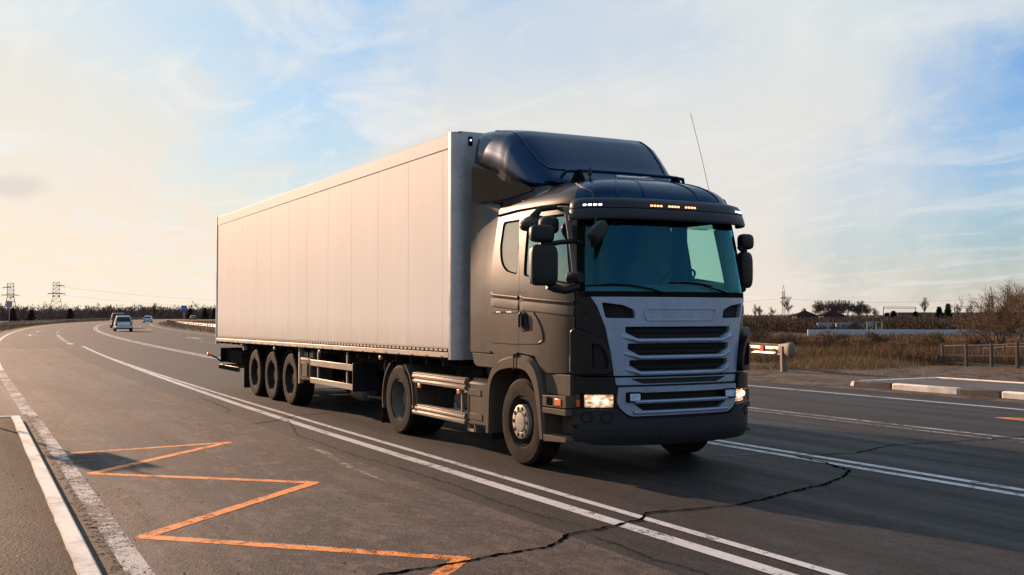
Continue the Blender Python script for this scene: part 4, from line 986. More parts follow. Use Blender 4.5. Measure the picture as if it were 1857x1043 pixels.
# wheels
def tyre(mb, x, y, z, R, Wd, sg, rim):
    h = Wd/2
    prof = [(-h*.82, rim), (-h*.95, rim+.02), (-h, rim+(R-rim)*.45), (-h*.96, R*.93), (-h*.86, R-.018), (-h*.80, R-.004), (-h*.5, R), (-h*.48, R-.012), (-h*.44, R-.012), (-h*.42, R), (-.012, R), (-.010, R-.012), (.010, R-.012), (.012, R), (h*.42, R), (h*.44, R-.012), (h*.48, R-.012), (h*.5, R), (h*.80, R-.004), (h*.86, R-.018), (h*.96, R*.93), (h, rim+(R-rim)*.45), (h*.95, rim+.02), (h*.82, rim), (-h*.82, rim)]
    mb.lathe(prof, (x, y, z), 64)
def wheel(parent, x, y, R=.5, Wd=.30, rim=.285, kind='front', sg=-1, name='wheel'):
    """y is the centre of the tyre; sg the outward side"""
    h = Wd/2; z = R
    mb = MB(); tyre(mb, x, y, z, R, Wd, sg, rim); w_ = obj(name, mb, 'rubber', parent, sharp=28)
    o = sg*h
    if kind == 'front':
        prof = [(o*.80, rim), (o*.86, rim-.012), (o*.5, rim-.03), (o*.30, rim-.055), (o*.62, .20), (o*.70, .175), (o*.70, .001)]
    elif kind == 'drive':
        prof = [(o*.80, rim), (o*.88, rim-.010), (o*.70, rim-.022), (-o*.4, rim-.03), (-o*.6, rim-.05), (-o*.66, .17), (-o*.5, .16), (o*.0, .14), (o*.1, .12), (o*.12, .001)]
    else:
        prof = [(o*.80, rim), (o*.86, rim-.012), (o*.5, rim-.03), (o*.15, rim-.05), (o*.05, .20), (o*.12, .18), (o*.12, .15), (o*.55, .12), (o*.60, .09), (o*.60, .001)]
    mb = MB(); mb.lathe(prof, (x, y, z), 48); rm = obj('rim', mb, 'rim_dark' if kind != 'drive' else 'tank_grey', w_, sharp=35)
    mb = MB(); n = 10
    if kind == 'front':
        mb.lathe([(o*.70, .198), (o*.98, .196), (o*1.03, .185), (o*1.03, .130), (o*.96, .120), (o*.96, .112), (o*1.07, .108), (o*1.09, .09), (o*1.09, .001)], (x, y, z), 48)
        obj('hub_cover', mb, 'hub_paint', w_, sharp=35)
        mb = MB()
        for k in range(n):
            a = 2*pi*k/n; mb.lathe([(o*1.0, .026), (o*1.045, .025), (o*1.06, .016), (o*1.06, .001)], (x+.158*cos(a), y, z+.158*sin(a)), 12)
        obj('wheel_nut', mb, 'rim_dark', w_)
        mb = MB()
        for k in range(n):
            a = 2*pi*(k+.5)/n; mb.lathe([(o*.47, .001), (o*.50, .022)], (x+.232*cos(a), y, z+.232*sin(a)), 10)
        obj('rim_hole', mb, 'seam_black', rm)
    else:
        r_ = .155 if kind == 'drive' else .168; a0 = (-.6 if kind == 'drive' else .10)
        for k in range(n):
            a = 2*pi*k/n; mb.lathe([(o*a0, .02), (o*(a0+.18), .018), (o*(a0+.22), .001)], (x+r_*cos(a), y, z+r_*sin(a)), 8)
        obj('wheel_nut', mb, 'rim_dark', w_)
    return w_
wheel(truck, 0, -1.07, kind='front', sg=-1); wheel(truck, 0, 1.07, kind='front', sg=1)
for sg in (-1, 1):
    wheel(truck, -3.69, sg*1.11, Wd=.275, kind='drive', sg=sg); wheel(truck, -3.69, sg*.79, Wd=.275, kind='drive', sg=sg)
mb = MB(); mb.tube([(0, -.95, .5), (0, .95, .5)], .06, 10); mb.tube([(-3.69, -.95, .5), (-3.69, .95, .5)], .08, 10); shell(mb, (-3.69, 0, .5), (.45, .5, .42)); obj('axle', mb, 'chassis', truck)
mb = MB()
for y_ in (-.42, .42): mb.box(-4.55, 1.1, y_-.04, y_+.04, .72, .98)
for x_ in (-4.4, -3.0, -2.0, -.9, .6): mb.box(x_-.05, x_+.05, -.42, .42, .76, .94)
mb.box(-1.3, 1.0, -1.0, 1.0, .98, 1.10); mb.box(-.9, .9, -.55, .55, .45, .98)
obj('chassis_frame', mb, 'chassis', truck)
mb = MB(); mb.lathe([(0, .001), (0, .48), (.05, .50), (.08, .48), (.08, .001)], (-3.2, 0, 1.02), 32, 'z'); obj('fifth_wheel', mb, 'chassis', truck)
# near side: cover box, side rails, air tank, rear fender (and the same on the far side)
for sg in (-1, 1):
    q = lambda a, b: (min(sg*a, sg*b), max(sg*a, sg*b))
    mb = MB(); y0, y1 = q(1.22, .6); mb.box(-1.43, -.80, y0, y1, .34, .90); bx = obj('battery_box', mb, 'dusty_plastic', truck, bevel=0.035)
    mb = MB(); y0, y1 = q(1.218, 1.228); mb.box(-1.36, -1.02, y0, y1, .72, .80); mb.box(-1.38, -1.36, y0, y1, .42, .84); mb.box(-1.34, -.98, y0, y1, .42, .50); obj('box_pressing', mb, 'dusty_plastic', bx, bevel=0.008)
    mb = MB(); y0, y1 = q(1.15, .7)
    for k in range(14): mb.box(-1.38+k*.042, -1.36+k*.042, y0, y1, .90, .93)
    obj('tread_plate', mb, 'dusty_plastic', bx)
    mb = MB(); mb.box(-1.44, -1.22, *q(1.20, 1.12), .26, .30); mb.box(-1.42, -1.39, *q(1.20, 1.17), .26, .36); mb.box(-1.26, -1.23, *q(1.20, 1.17), .26, .36); obj('foot_step', mb, 'aluminium', bx)
    for z0, z1 in ((.77, .93), (.335, .49)):
        prof = [(1.19, z0), (1.245, z0+.01), (1.25, z0+.045), (1.235, z0+.055), (1.235, z0+.075), (1.25, z0+.085), (1.25, z1-.045), (1.235, z1-.035), (1.24, z1-.012), (1.20, z1), (1.17, z1), (1.17, z0)]
        mb = MB(); mb.prism([(sg*a, b) for a, b in prof], 'x', -3.16, -1.445); obj('side_rail', mb, 'aluminium', truck, bevel=0.003)
    mb = MB()
    for x_ in (-3.12, -1.60): mb.box(x_, x_+.03, *q(1.19, 1.22), .49, .77)
    mb.box(-2.95, -2.90, *q(1.18, .45), .80, .86); mb.box(-1.9, -1.85, *q(1.18, .45), .80, .86); obj('rail_bracket', mb, 'aluminium', truck)
    for x_ in (-2.95, -1.66): mb = MB(); mb.box(x_-.05, x_+.05, *q(1.235, 1.20), .71, .775); obj('side_marker', mb, 'amber_bulb' if False else 'orange_plastic', truck, bevel=0.01)
    mb = MB(); rows = []
    mb.lathe([(-.36, .001), (-.36, .08), (-.32, .13), (-.26, .15), (.26, .15), (.32, .13), (.36, .08), (.36, .001)], (-2.0, sg*.85, .60), 24, 'x'); mb.lathe([(-.01, .153), (.01, .156), (.03, .153)], (-2.0, sg*.85, .60), 24, 'x'); obj('air_tank', mb, 'tank_grey', truck)
    # fender over the drive wheels: front quarter, rear quarter, mud flap
    def fend(a0, a1, r=.60): return [(-3.69+r*cos(radians(a)), .50+r*sin(radians(a))) for a in np.linspace(a0, a1, 12)]
    for a0, a1, nm in ((-10, 62, 'front_fender'), (118, 196, 'rear_fender')):
        o_ = fend(a0, a1); i_ = fend(a0, a1, .575); mb = MB(); ya, yb = sg*1.26, sg*.62
        mb.loft([[(x, yb, z) for x, z in o_], [(x, ya, z) for x, z in o_], [(x, ya+sg*.0, z) for x, z in i_], [(x, yb, z) for x, z in i_]]); obj(nm, mb, 'dusty_plastic', truck, sharp=30)
    mb = MB(); mb.box(-4.36, -4.345, *q(1.24, .65), .10, .62); obj('mud_flap', mb, 'tread_rubber', truck)
    mb = MB(); mb.box(-.80, -.785, *q(1.2, .85), .22, .62); obj('mud_flap', mb, 'tread_rubber', truck)
mb = MB()
for k, (y_, c_) in enumerate(((-.25, 0), (-.1, 0), (.1, 0))):
    mb.tube([(-.85, y_, 1.6), (-1.1, y_-.05, 1.25+.05*k), (-1.45, y_, 1.35), (-1.62, y_, 1.7)], .018, 6)
obj('air_hose', mb, 'black', truck)

# ------------------------------------------------------------------ trailer
TR = thing('box_trailer', 'long white box trailer on three axles coupled behind the dark lorry', 'trailer', (0, 0, 0))
TF, TRR, TW, TZ, TB = -1.66, -15.25, 1.285, 4.11, 1.15
def tb(x): return TB + 0.02 + (x-TF)/13.6*0.075       # bottom edge drops a little towards the tail
def tt(x): return TZ + (x-TF)/13.6*0.02
mb = MB(); X0, X1 = TRR+.03, TF-.16
v = []
for x, in ((X0,), (X1,)): v += [(x, -TW+.003, tb(x)+.12), (x, TW-.003, tb(x)+.12), (x, TW-.003, tt(x)-.02), (x, -TW+.003, tt(x)-.02)]
mb.add(v, [(0, 1, 2, 3), (7, 6, 5, 4), (0, 4, 5, 1), (1, 5, 6, 2), (2, 6, 7, 3), (3, 7, 4, 0)])
body = obj('box_body', mb, 'trailer_white', TR, sharp=20)
# wall sheets, one between each pair of seams
xs_ = [TF-.17, -2.03] + [-3.22-1.195*k for k in range(10)] + [TRR+.05]
for sg in (-1, 1):
    for a, b in zip(xs_, xs_[1:]):
        mb = MB(); y0, y1 = sorted((sg*(TW-.02), sg*TW)); za, zb_ = tb(a)+.14, tb(b)+.14; ta, tb_ = tt(a)-.205, tt(b)-.205
        a2, b2 = a-.0018, b+.0018
        mb.add([(a2, y0, za), (b2, y0, zb_), (b2, y1, zb_), (a2, y1, za), (a2, y0, ta), (b2, y0, tb_), (b2, y1, tb_), (a2, y1, ta)], [(0,3,2,1),(4,5,6,7),(0,1,5,4),(1,2,6,5),(2,3,7,6),(3,0,4,7)])
        obj('wall_sheet', mb, 'trailer_white', TR, bevel=0.002)
    # top and bottom rails
    def rail(z0, z1, proud, nm, mat):
        mb = MB(); y0, y1 = sorted((sg*(TW-.03), sg*(TW+proud))); a, b = TF-.165, TRR+.02
        mb.add([(a, y0, z0(a)), (b, y0, z0(b)), (b, y1, z0(b)), (a, y1, z0(a)), (a, y0, z1(a)), (b, y0, z1(b)), (b, y1, z1(b)), (a, y1, z1(a))], [(0,3,2,1),(4,5,6,7),(0,1,5,4),(1,2,6,5),(2,3,7,6),(3,0,4,7)])
        return obj(nm, mb, mat, TR, bevel=0.008)
    rail(lambda x: tt(x)-.20, lambda x: tt(x), .008, 'top_rail', 'trailer_white')
    rail(lambda x: tb(x), lambda x: tb(x)+.075, .014, 'bottom_rail', 'trailer_rail')
    rail(lambda x: tb(x)+.08, lambda x: tb(x)+.125, .004, 'scuff_strip', 'seam_black')
    mb = MB(); n = 88; rows = []
    for k in range(n):
        a = TF-.22-k*(13.35/n)
        for xx, pr in ((a+.004, -.006), (a, .010), (a-.095, .010), (a-.099, -.006)): rows.append([(xx, sg*(TW-.01), tb(a)+.088), (xx, sg*(TW+pr), tb(a)+.088), (xx, sg*(TW+pr), tb(a)+.115), (xx, sg*(TW-.01), tb(a)+.115)])
    mb.loft(rows)
    obj('lashing_strip', mb, 'trailer_rail', TR)
    mb = MB()
    for k in range(27): a = TF-.35-k*.5; y0, y1 = sorted((sg*TW, sg*(TW+.020))); mb.box(a-.05, a, y0, y1, tb(a)+.002, tb(a)+.022)
    obj('rail_clip', mb, 'seam_black', TR)
# front wall with rounded corner posts
fr = []
for sg in (-1, 1):
    mb = MB(); cs = [(TF-.17, sg*(TW+.01)), (TF-.10, sg*(TW+.012)), (TF-.055, sg*(TW+.0)), (TF-.02, sg*(TW-.05)), (TF, sg*(TW-.14)), (TF, sg*(TW-.42)), (TF-.06, sg*(TW-.42)), (TF-.17, sg*(TW-.1))]
    mb.prism(cs, 'z', TB+.0, TZ+.005); p_ = obj('corner_post', mb, 'trailer_post', TR, sharp=50)
    mb = MB()
    for k in range(26): mb.lathe([(-.004, .001), (.002, .007), (.003, .001)], (TF-.012, sg*(TW-.085), TB+.12+k*.113), 6, 'x'); mb.lathe([(-.002, .009), (.005, .008), (.006, .001)], (TF+.001, sg*(TW-.40), TB+.12+k*.113), 6, 'x')
    obj('rivet', mb, 'rim_dark', p_)
    mb = MB(); mb.box(TF-.001, TF+.018, *sorted((sg*(TW-.19), sg*(TW-.25))), TZ-.17, TZ-.05); cl = obj('lamp_mount', mb, 'black', p_, bevel=0.008)
    mb = MB(); mb.lathe([(.0, .011), (.010, .010), (.012, .001)], (TF+.016, sg*(TW-.22), TZ-.10), 10, 'x'); obj('outline_lamp', mb, 'led_white', cl)
mb = MB(); mb.box(TF-.12, TF-.03, -TW+.4, TW-.4, TB+.05, TZ-.01); obj('front_wall', mb, 'trailer_post', TR)
mb = MB(); mb.box(TF-.16, TF-.004, -TW+.05, TW-.05, TZ-.004, TZ+.012); mb.box(TF-.1, TF+.012, -TW+.42, TW-.42, TZ-.11, TZ-.02); obj('front_cap', mb, 'trailer_post', TR, bevel=0.004)
mb = MB(); mb.box(TRR-.03, TRR+.03, -TW, TW, TB-.11, TZ-.02); rd = obj('rear_doors', mb, 'trailer_white', TR, bevel=0.01)
for sg in (-1, 1): mb = MB(); mb.box(TRR-.035, TRR+.04, *sorted((sg*(TW-.02), sg*(TW+.018))), TB-.12, TZ+.0); obj('rear_post', mb, 'trailer_post', rd, bevel=0.005)
mb = MB()
for y_ in (-.9, -.3, .3, .9): mb.tube([(TRR-.06, y_, TB), (TRR-.06, y_, TZ-.15)], .018, 6)
obj('lock_bar', mb, 'galvanised', rd)
# underframe
mb = MB()
for y_ in (-.62, .62): mb.box(TRR+.15, TF-.4, y_-.06, y_+.06, .80, 1.14)
for k in range(24): x_ = TF-.5-k*.56; mb.box(x_-.03, x_+.03, -1.22, 1.22, 1.05, 1.15)
mb.box(TRR+.1, TF-.02, -1.2, 1.2, 1.13, 1.17); obj('underframe', mb, 'chassis', TR)
AX = [-9.31-1.31*k for k in range(3)]
for x_ in AX:
    for sg in (-1, 1): wheel(TR, x_, sg*1.035, R=.5, Wd=.37, rim=.285, kind='trailer', sg=sg)
mb = MB()
for x_ in AX:
    mb.tube([(x_, -1.0, .5), (x_, 1.0, .5)], .07, 10)
    for y_ in (-.62, .62): mb.box(x_-.1, x_+.45, y_-.05, y_+.05, .42, .55); mb.box(x_+.35, x_+.5, y_-.07, y_+.07, .42, .85); mb.lathe([(0, .12), (.30, .12)], (x_-.25, y_, .5), 12, 'z')
obj('trailer_axle', mb, 'chassis', TR)
mb = MB()
for x_ in AX:
    for sg in (-1, 1):
        pts_ = [(x_+.56*cos(radians(a)), .50+.56*sin(radians(a))) for a in np.linspace(25, 155, 12)]
        mb = MB(); mb.loft([[(x, sg*.86, z) for x, z in pts_], [(x, sg*1.22, z) for x, z in pts_], [(x, sg*1.22, z-.04) for x, z in pts_]]); obj('mudguard', mb, 'black', TR)
for sg in (-1, 1): mb = MB(); mb.box(-12.78, -12.765, *sorted((sg*1.23, sg*.85)), .12, .95); obj('mud_flap', mb, 'tread_rubber', TR)
mb = MB(); mb.box(-12.86, -12.80, -1.24, -1.16, .95, 1.12); mb.box(-8.72, -8.66, -1.22, -1.14, .45, 1.12); mb.box(-12.86, -12.80, 1.16, 1.24, .95, 1.12); obj('bracket', mb, 'trailer_rail', TR)
# rear crash bar and lamp panel
mb = MB(); mb.box(-15.10, -13.40, -1.12, -1.07, .60, .94); mb.box(-15.12, -15.02, -1.22, 1.22, .60, .94); obj('rear_valance', mb, 'black', TR, bevel=0.01)
mb = MB(); mb.box(-15.14, -15.04, -1.24, 1.24, .44, .55); mb.box(-15.1, -13.3, -1.24, -1.19, .44, .55); obj('crash_bar', mb, 'aluminium', TR, bevel=0.006)
mb = MB(); mb.box(-15.1, -13.3, -1.262, -1.242, .45, .535); obj('crash_bar_skin', mb, 'black', TR)
for y_ in (-.9, .9): mb = MB(); mb.box(-15.14, -15.115, y_-.2, y_+.2, .68, .86); obj('tail_lamp', mb, 'tail_red', TR, bevel=0.01)
mb = MB(); mb.tube([(-14.95, -1.24, .62), (-15.15, -1.30, .70), (-15.45, -1.40, .76)], .02, 8); ma = obj('marker_arm', mb, 'black', TR)
mb = MB(); shell(mb, (-15.50, -1.42, .77), (.12, .07, .09)); obj('marker_lens', mb, 'tail_red', ma)
# side guards
for sg in (-1, 1):
    q = lambda a, b: tuple(sorted((sg*a, sg*b)))
    for z0, z1 in ((.82, .93), (.51, .61)):
        mb = MB(); mb.box(-7.84, -5.58, *q(1.27, 1.23), z0, z1); obj('guard_rail', mb, 'aluminium', TR, bevel=0.008)
    mb = MB(); mb.box(-5.60, -5.565, *q(1.27, .82), .49, .95); obj('guard_end_plate', mb, 'visor_plastic', TR, bevel=0.01)
    mb = MB()
    for x_ in (-7.55, -6.0): mb.box(x_, x_+.05, *q(1.23, 1.20), .5, 1.12)
    obj('guard_post', mb, 'aluminium', TR)
    mb = MB(); mb.box(-8.55, -7.88, *q(1.25, .80), .52, .95); tbx = obj('tool_box', mb, 'dusty_plastic', TR, bevel=0.04)
    mb = MB(); mb.box(-8.43, -8.0, *q(1.262, 1.25), .60, .86); obj('box_door', mb, 'dusty_plastic', tbx, bevel=0.02)
    mb = MB(); mb.box(-8.42, -8.40, *q(1.27, 1.26), .62, .84); mb.box(-8.05, -8.03, *q(1.27, 1.26), .62, .84); obj('door_edge', mb, 'seam_black', tbx)
    mb = MB(); mb.lathe([(0, .10), (.04, .10), (.05, .08), (.16, .08), (.17, .10), (.20, .10)], (-8.5, sg*1.08, 1.0), 14, 'x'); mb.lathe([(0, .08), (.22, .08)], (-8.25, sg*1.08, 1.0), 14, 'x'); obj('chock_holder', mb, 'aluminium', tbx)
    # landing legs
    mb = MB(); mb.box(-4.28, -4.14, *q(.98, .84), .42, 1.10); mb.box(-4.26, -4.16, *q(.96, .86), .30, .45); mb.lathe([(0, .13), (.03, .13), (.03, .001)], (-4.21, sg*.91, .27), 16, 'z'); mb.tube([(-4.3, sg*.95, .30), (-4.45, sg*1.08, .42)], .02, 6); obj('landing_leg', mb, 'chassis', TR, bevel=0.006)
    for x_ in (-4.37, -7.33, -10.23, -12.88):
        mb = MB(); shell(mb, (x_, sg*1.25, 1.085-.0 if x_ > -10 else 1.06), (.10, .05, .065)); obj('marker_lamp', mb, 'amber_lit' if False else 'aluminium', TR)
mb = MB(); mb.lathe([(-.35, .001), (-.35, .08), (-.30, .15), (-.22, .17), (.22, .17), (.30, .15), (.35, .08), (.35, .001)], (-9.0+2.2, -.62, .40), 24, 'x'); obj('air_tank', mb, 'tank_grey', TR)
mb = MB(); tyre(mb, 0, 0, 0, .5, .36, -1, .285); sw_ = obj('spare_wheel', mb, 'rubber', TR, sharp=30); sw_.rotation_euler = (pi/2, 0, 0); sw_.location = (-6.4, .45, .52)
mb = MB(); mb.tube([(-4.9, -.95, 1.1), (-4.85, -1.0, .9), (-4.7, -1.02, .75), (-4.6, -.98, .68)], .022, 6); mb.tube([(-5.2, -.7, 1.1), (-5.3, -.75, .5), (-5.5, -.8, .38), (-6.1, -.8, .36)], .02, 6); obj('hose', mb, 'tank_grey', TR)

# ------------------------------------------------------------------ guard rails
def wbeam(pts, zt, base=None, post_step=4.0, posts=True, name='guard_rail', label='', side=1, group=None, h=0.31):
    """pts: ground points; the beam's corrugated face turns towards `side`"""
    P = [Vector((p[0], p[1])) for p in pts]; rows = []; L = 0
    prof = [(0, 0), (.045, .03), (.05, .09), (.0, .125), (0, .165), (.05, .20), (.045, .28), (0, .31)]
    root = thing(name, label, 'guard rail', (P[0].x, P[0].y, 0), 0, group); o0 = Vector((P[0].x, P[0].y, 0))
    for i, p in enumerate(P):
        d = (P[min(i+1, len(P)-1)]-P[max(i-1, 0)]).normalized(); n = Vector((-d.y, d.x))*side; z0 = (base(p) if base else 0)
        rows.append([(p.x+n.x*a-o0.x, p.y+n.y*a-o0.y, z0+zt-h+b*h/.31) for a, b in prof])
    mb = MB(); mb.loft(rows); be = obj('beam', mb, 'rail_steel', root, sharp=60); m = be.modifiers.new('thickness', 'SOLIDIFY'); m.thickness = .006
    if posts:
        mb = MB(); acc = 0.0
        for i in range(len(P)-1):
            a, b = P[i], P[i+1]; l = (b-a).length; d = (b-a).normalized(); n = Vector((-d.y, d.x))*side
            while acc < l:
                p = a+d*acc - n*.07; z0 = (base(p) if base else 0)
                mb.obox((p.x-o0.x, p.y-o0.y, z0+zt/2-.15), (.12, .10, zt+.2), Matrix.Rotation(math.atan2(d.y, d.x), 3, 'Z'))
                acc += post_step
            acc -= l
        po = obj('posts', mb, 'galvanised', root, smooth=False)
        po['kind'] = 'stuff'
    return root
# right-hand rail: ends beside the lorry's nose, comes into sight again left of the trailer
def interp(P, step=2.0):
    P = catmull(P, 14); return P
rp = interp([(-14.2, 15.8), (-16.5, 16.35), (-20, 16.6), (-35, 16.3), (-60, 15.6), (-80, 15.9), (-93, 16.6), (-110, 18.4), (-145, 22.8), (-175, 27.0), (-204, 31.2)])
gr = wbeam(rp, .84, base=lambda p: -.03, label='crash barrier with a rounded end, running behind the lorry round the inside of the bend', side=-1, post_step=2.6)
# rounded terminal and the stout last post
ox, oy = rp[0][0], rp[0][1]
mb = MB(); rows = []
for dx, w_, zc, hh in ((-.35, .04, .665, .155), (-.05, .06, .665, .18), (.20, .10, .665, .215), (.42, .13, .66, .235), (.50, .09, .66, .20), (.53, .02, .66, .12)):
    rows.append([(dx, w_*cos(a), zc+hh*math.copysign(abs(sin(a))**.7, sin(a))) for a in np.linspace(0, 2*pi, 24, endpoint=False)])
mb.loft(rows, closed=True, cap=True); te = obj('rail_end', mb, 'galvanised', gr, sharp=50); te.rotation_euler = (0, 0, radians(-14))
mb = MB(); mb.box(-.06, .06, -.05, .07, -.2, .55); obj('end_post', mb, 'galvanised', gr, bevel=0.01)
mb = MB(); mb.box(-1.15, -.95, -.20, -.12, .58, .76); ref = obj('reflector', mb, 'red_plastic', gr); ref.rotation_euler = (0, 0, radians(-12))
# outer rail along the left of the bend
lp = [road_pt(x, -8.9) for x in range(-78, -240, -6)] + [road_pt(x, -8.9) for x in range(-240, -640, -12)]
wbeam(lp, .80, base=lambda p: -.03, label='long grey crash barrier along the outside of the bend at far left', side=1, post_step=4.0)

# ------------------------------------------------------------------ road signs beyond the bend
def sign(loc, H, w_, h_, mat, label, rz, panel='sign_back'):
    t_ = thing('road_sign', label, 'road sign', loc, rz)
    mb = MB(); mb.tube([(0, 0, -.5), (0, 0, H)], .05, 8); obj('pole', mb, 'pole_grey', t_)
    mb = MB(); mb.box(.05, .08, -w_/2, w_/2, H-h_, H); pn = obj('sign_panel', mb, panel, t_, bevel=0.01)
    return t_, pn
sign((-216.9, 3.9, -.3), 4.7, 1.12, 1.25, 'x', 'grey square road sign on a pole at the left edge below a pylon', radians(-28), 'sign_back')
t_, pn = sign((-217.8, 37.1, 0), 3.65, 1.18, 1.15, 'x', 'small blue square road sign on a thin pole right of the cars', radians(-28), 'sign_blue')
mb = MB(); mb.tube([(.095, -.2, 2.7), (.095, -.2, 3.1), (.095, -.1, 3.3), (.095, .1, 3.3), (.095, .2, 3.1), (.095, .2, 2.7)], .05, 5); obj('symbol', mb, 'pole_grey', pn)
# bus stop sign standing just left of the picture; its shadow falls across the road
t_ = thing('bus_stop_sign', 'square bus stop sign on a post at the near kerb, left of the view', 'sign', (-11.6, -7.55, 0))
mb = MB(); mb.tube([(0, 0, -.2), (0, 0, 2.75)], .03, 8); obj('pole', mb, 'pole_grey', t_)
mb = MB(); mb.obox((0, 0, 2.36), (.04, .72, .46), Matrix.Rotation(radians(10), 3, 'Z')); obj('sign_panel', mb, 'sign_blue', t_, bevel=.01)

# ------------------------------------------------------------------ vehicles on the bend
simple('car_silver', (0.42, 0.45, 0.50), 0.28, 0.5, var=0.03, coat=0.6)
simple('car_white', (0.66, 0.67, 0.70), 0.3, 0.1, var=0.03, coat=0.6)
simple('car_dark', (0.035, 0.03, 0.03), 0.3, 0.3, var=0.03, coat=0.6)
simple('car_blue', (0.30, 0.38, 0.50), 0.28, 0.5, var=0.03, coat=0.6)
simple('plate_white', (0.6, 0.6, 0.6), 0.5)
def car(label, loc, rz, L=4.1, Wd=1.74, H=1.5, paint='car_silver', kind='hatch', roof=None, name='car'):
    """nose towards local +X; origin on the ground below the middle"""
    t_ = thing(name, label, 'car' if kind != 'van' else 'van', loc, rz, None)
    h = L/2; belt = .92 if kind != 'van' else 1.05
    def sect(x, zb, zt, w0, w1, belt_, top):
        pts = []
        return pts
    # body: stations along x with the height of the belt and half width
    ST = [(-h, .45, .78, .70), (-h+.06, .30, .90, .80), (-h+.25, .26, belt+.03, .85), (-h+.8, .24, belt+.02, .87), (-.4, .24, belt, .87), (.5, .24, belt-.01, .87), (h-.95, .24, belt-.05, .86), (h-.45, .26, belt-.16, .84), (h-.1, .30, belt-.32, .76), (h, .42, belt-.42, .62)]
    k = Wd/1.74; rows = []
    for x, z0, z1, w_ in ST:
        w_ *= k
        half = [(0, z0), (w_*.8, z0), (w_*.97, z0+.10), (w_, z0+(z1-z0)*.45), (w_*.985, z0+(z1-z0)*.75), (w_*.93, z1-.02), (w_*.86, z1), (0, z1+.015)]
        rows.append([(x, y, z) for y, z in half] + [(x, -y, z) for y, z in half[::-1][1:-1]])
    mb = MB(); mb.loft(rows, closed=True, cap=True); body_ = obj('body', mb, paint, t_, sharp=40)
    # greenhouse
    xr = -h+(.10 if kind == 'van' else .22); xt = xr+(.18 if kind == 'van' else .38)
    G = [(xr, belt+.01, .80), (xt, H-.10, .66), (xt+.18, H-.015, .61), (-.1, H, .62), (.55, H-.05, .60), (.78, H-.12, .58), (h-1.0, belt-.03, .74)]
    rows = []
    for x, z, w_ in G:
        w_ *= k; zz = belt-.06
        rows.append([(x, -w_, z), (x, -w_*.9, z+.02), (x, 0, z+.03), (x, w_*.9, z+.02), (x, w_, z)])
    mb = MB(); mb.loft(rows)
    # sides of the roof down to the belt
    for sg in (-1, 1):
        mb.loft([[(x, sg*w_*k, z) for x, z, w_ in G], [(x, sg*.83*k, belt-.02) for x, z, w_ in G]])
    rf = obj('roof', mb, roof or paint, t_, sharp=50)
    # panes
    def pane(p4, nm='window', mat='dark_glass'):
        mb = MB(); mb.add(p4, [(0, 1, 2, 3)]); o = obj(nm, mb, mat, t_, smooth=False); m = o.modifiers.new('thickness', 'SOLIDIFY'); m.thickness = .01; return o
    e = .02; zt_, zb_ = H-.13, belt+.09
    fx = lambda z: xr+(xt-xr)*(z-belt)/(H-.10-belt)
    pane([(fx(zb_)-e, -.70*k, zb_), (fx(zb_)-e, .70*k, zb_), (fx(zt_)-e, .60*k, zt_), (fx(zt_)-e, -.60*k, zt_)], 'rear_window')
    pane([(h-1.02+e, -.66*k, belt+.04), (h-1.02+e, .66*k, belt+.04), (.80+e, .54*k, H-.13), (.80+e, -.54*k, H-.13)], 'windscreen')
    for sg in (-1, 1):
        pane([(xr+.35, sg*.845*k, belt+.05), (h-1.25, sg*.835*k, belt+.03), (.62, sg*.665*k, H-.13), (xt+.12, sg*.69*k, H-.13)], 'side_window')
        mb = MB(); mb.box(-h-.012, -h+.22, *sorted((sg*.60*k, sg*.815*k)), belt-.28, belt+(.02 if kind != 'van' else .25)); obj('tail_light', mb, 'red_plastic', t_, bevel=.02)
        mb = MB(); mb.box(h-.30, h-.04, *sorted((sg*.50*k, sg*.78*k)), belt-.38, belt-.24); obj('headlight', mb, 'pole_grey', t_, bevel=.03)
        mb = MB(); shell(mb, (.68, sg*.95*k, belt+.10), (.12, .2, .13)); obj('wing_mirror', mb, paint, t_)
        for x in (-h+.72, h-.78):
            mb = MB(); tyre(mb, x, sg*(.77*k), .31, .31, .20, sg, .2); w_ = obj('wheel', mb, 'rubber', t_, sharp=30)
            mb = MB(); mb.lathe([(sg*.09, .2), (sg*.07, .17), (sg*.10, .05), (sg*.10, .001)], (x, sg*.77*k, .31), 16); obj('rim', mb, 'aluminium', w_)
    mb = MB(); mb.box(-h-.06, -h+.10, -.80*k, .80*k, .32, .56); bp_ = obj('bumper', mb, paint, t_, bevel=.05)
    mb = MB(); mb.box(-h-.066, -h+.0, -.70*k, .70*k, .30, .37); obj('bumper_trim', mb, 'black', bp_)
    mb = MB(); mb.box(-h-.02, -h+.02, -.26, .26, .68, .79); obj('number_plate', mb, 'plate_white', t_)
    return t_
def heading(x): return math.atan2(C(x-1)-C(x+1), -2)
car('white hatchback with dark rear window driving away, in front of the dark van', (-106.5, 9.35, 0), heading(-106), 4.0, 1.78, 1.62, 'car_silver', 'hatch')
car('dark high-roofed van mostly hidden behind the white hatchback', (-137, 13.0, 0), heading(-137)+.02, 4.6, 1.85, 1.95, 'car_dark', 'van', name='van')
car('small pale blue car driving away in the bend, farther than the white hatchback', (-225, 31.0, 0), heading(-225)-.02, 4.0, 1.75, 1.5, 'car_blue', 'hatch', roof='car_white')
car('tiny dark car with white roof beyond the barrier, right of the blue sign', (-345, 64.5, 0), heading(-345)+.1, 4.3, 1.8, 1.55, 'car_dark', 'hatch', roof='car_white')

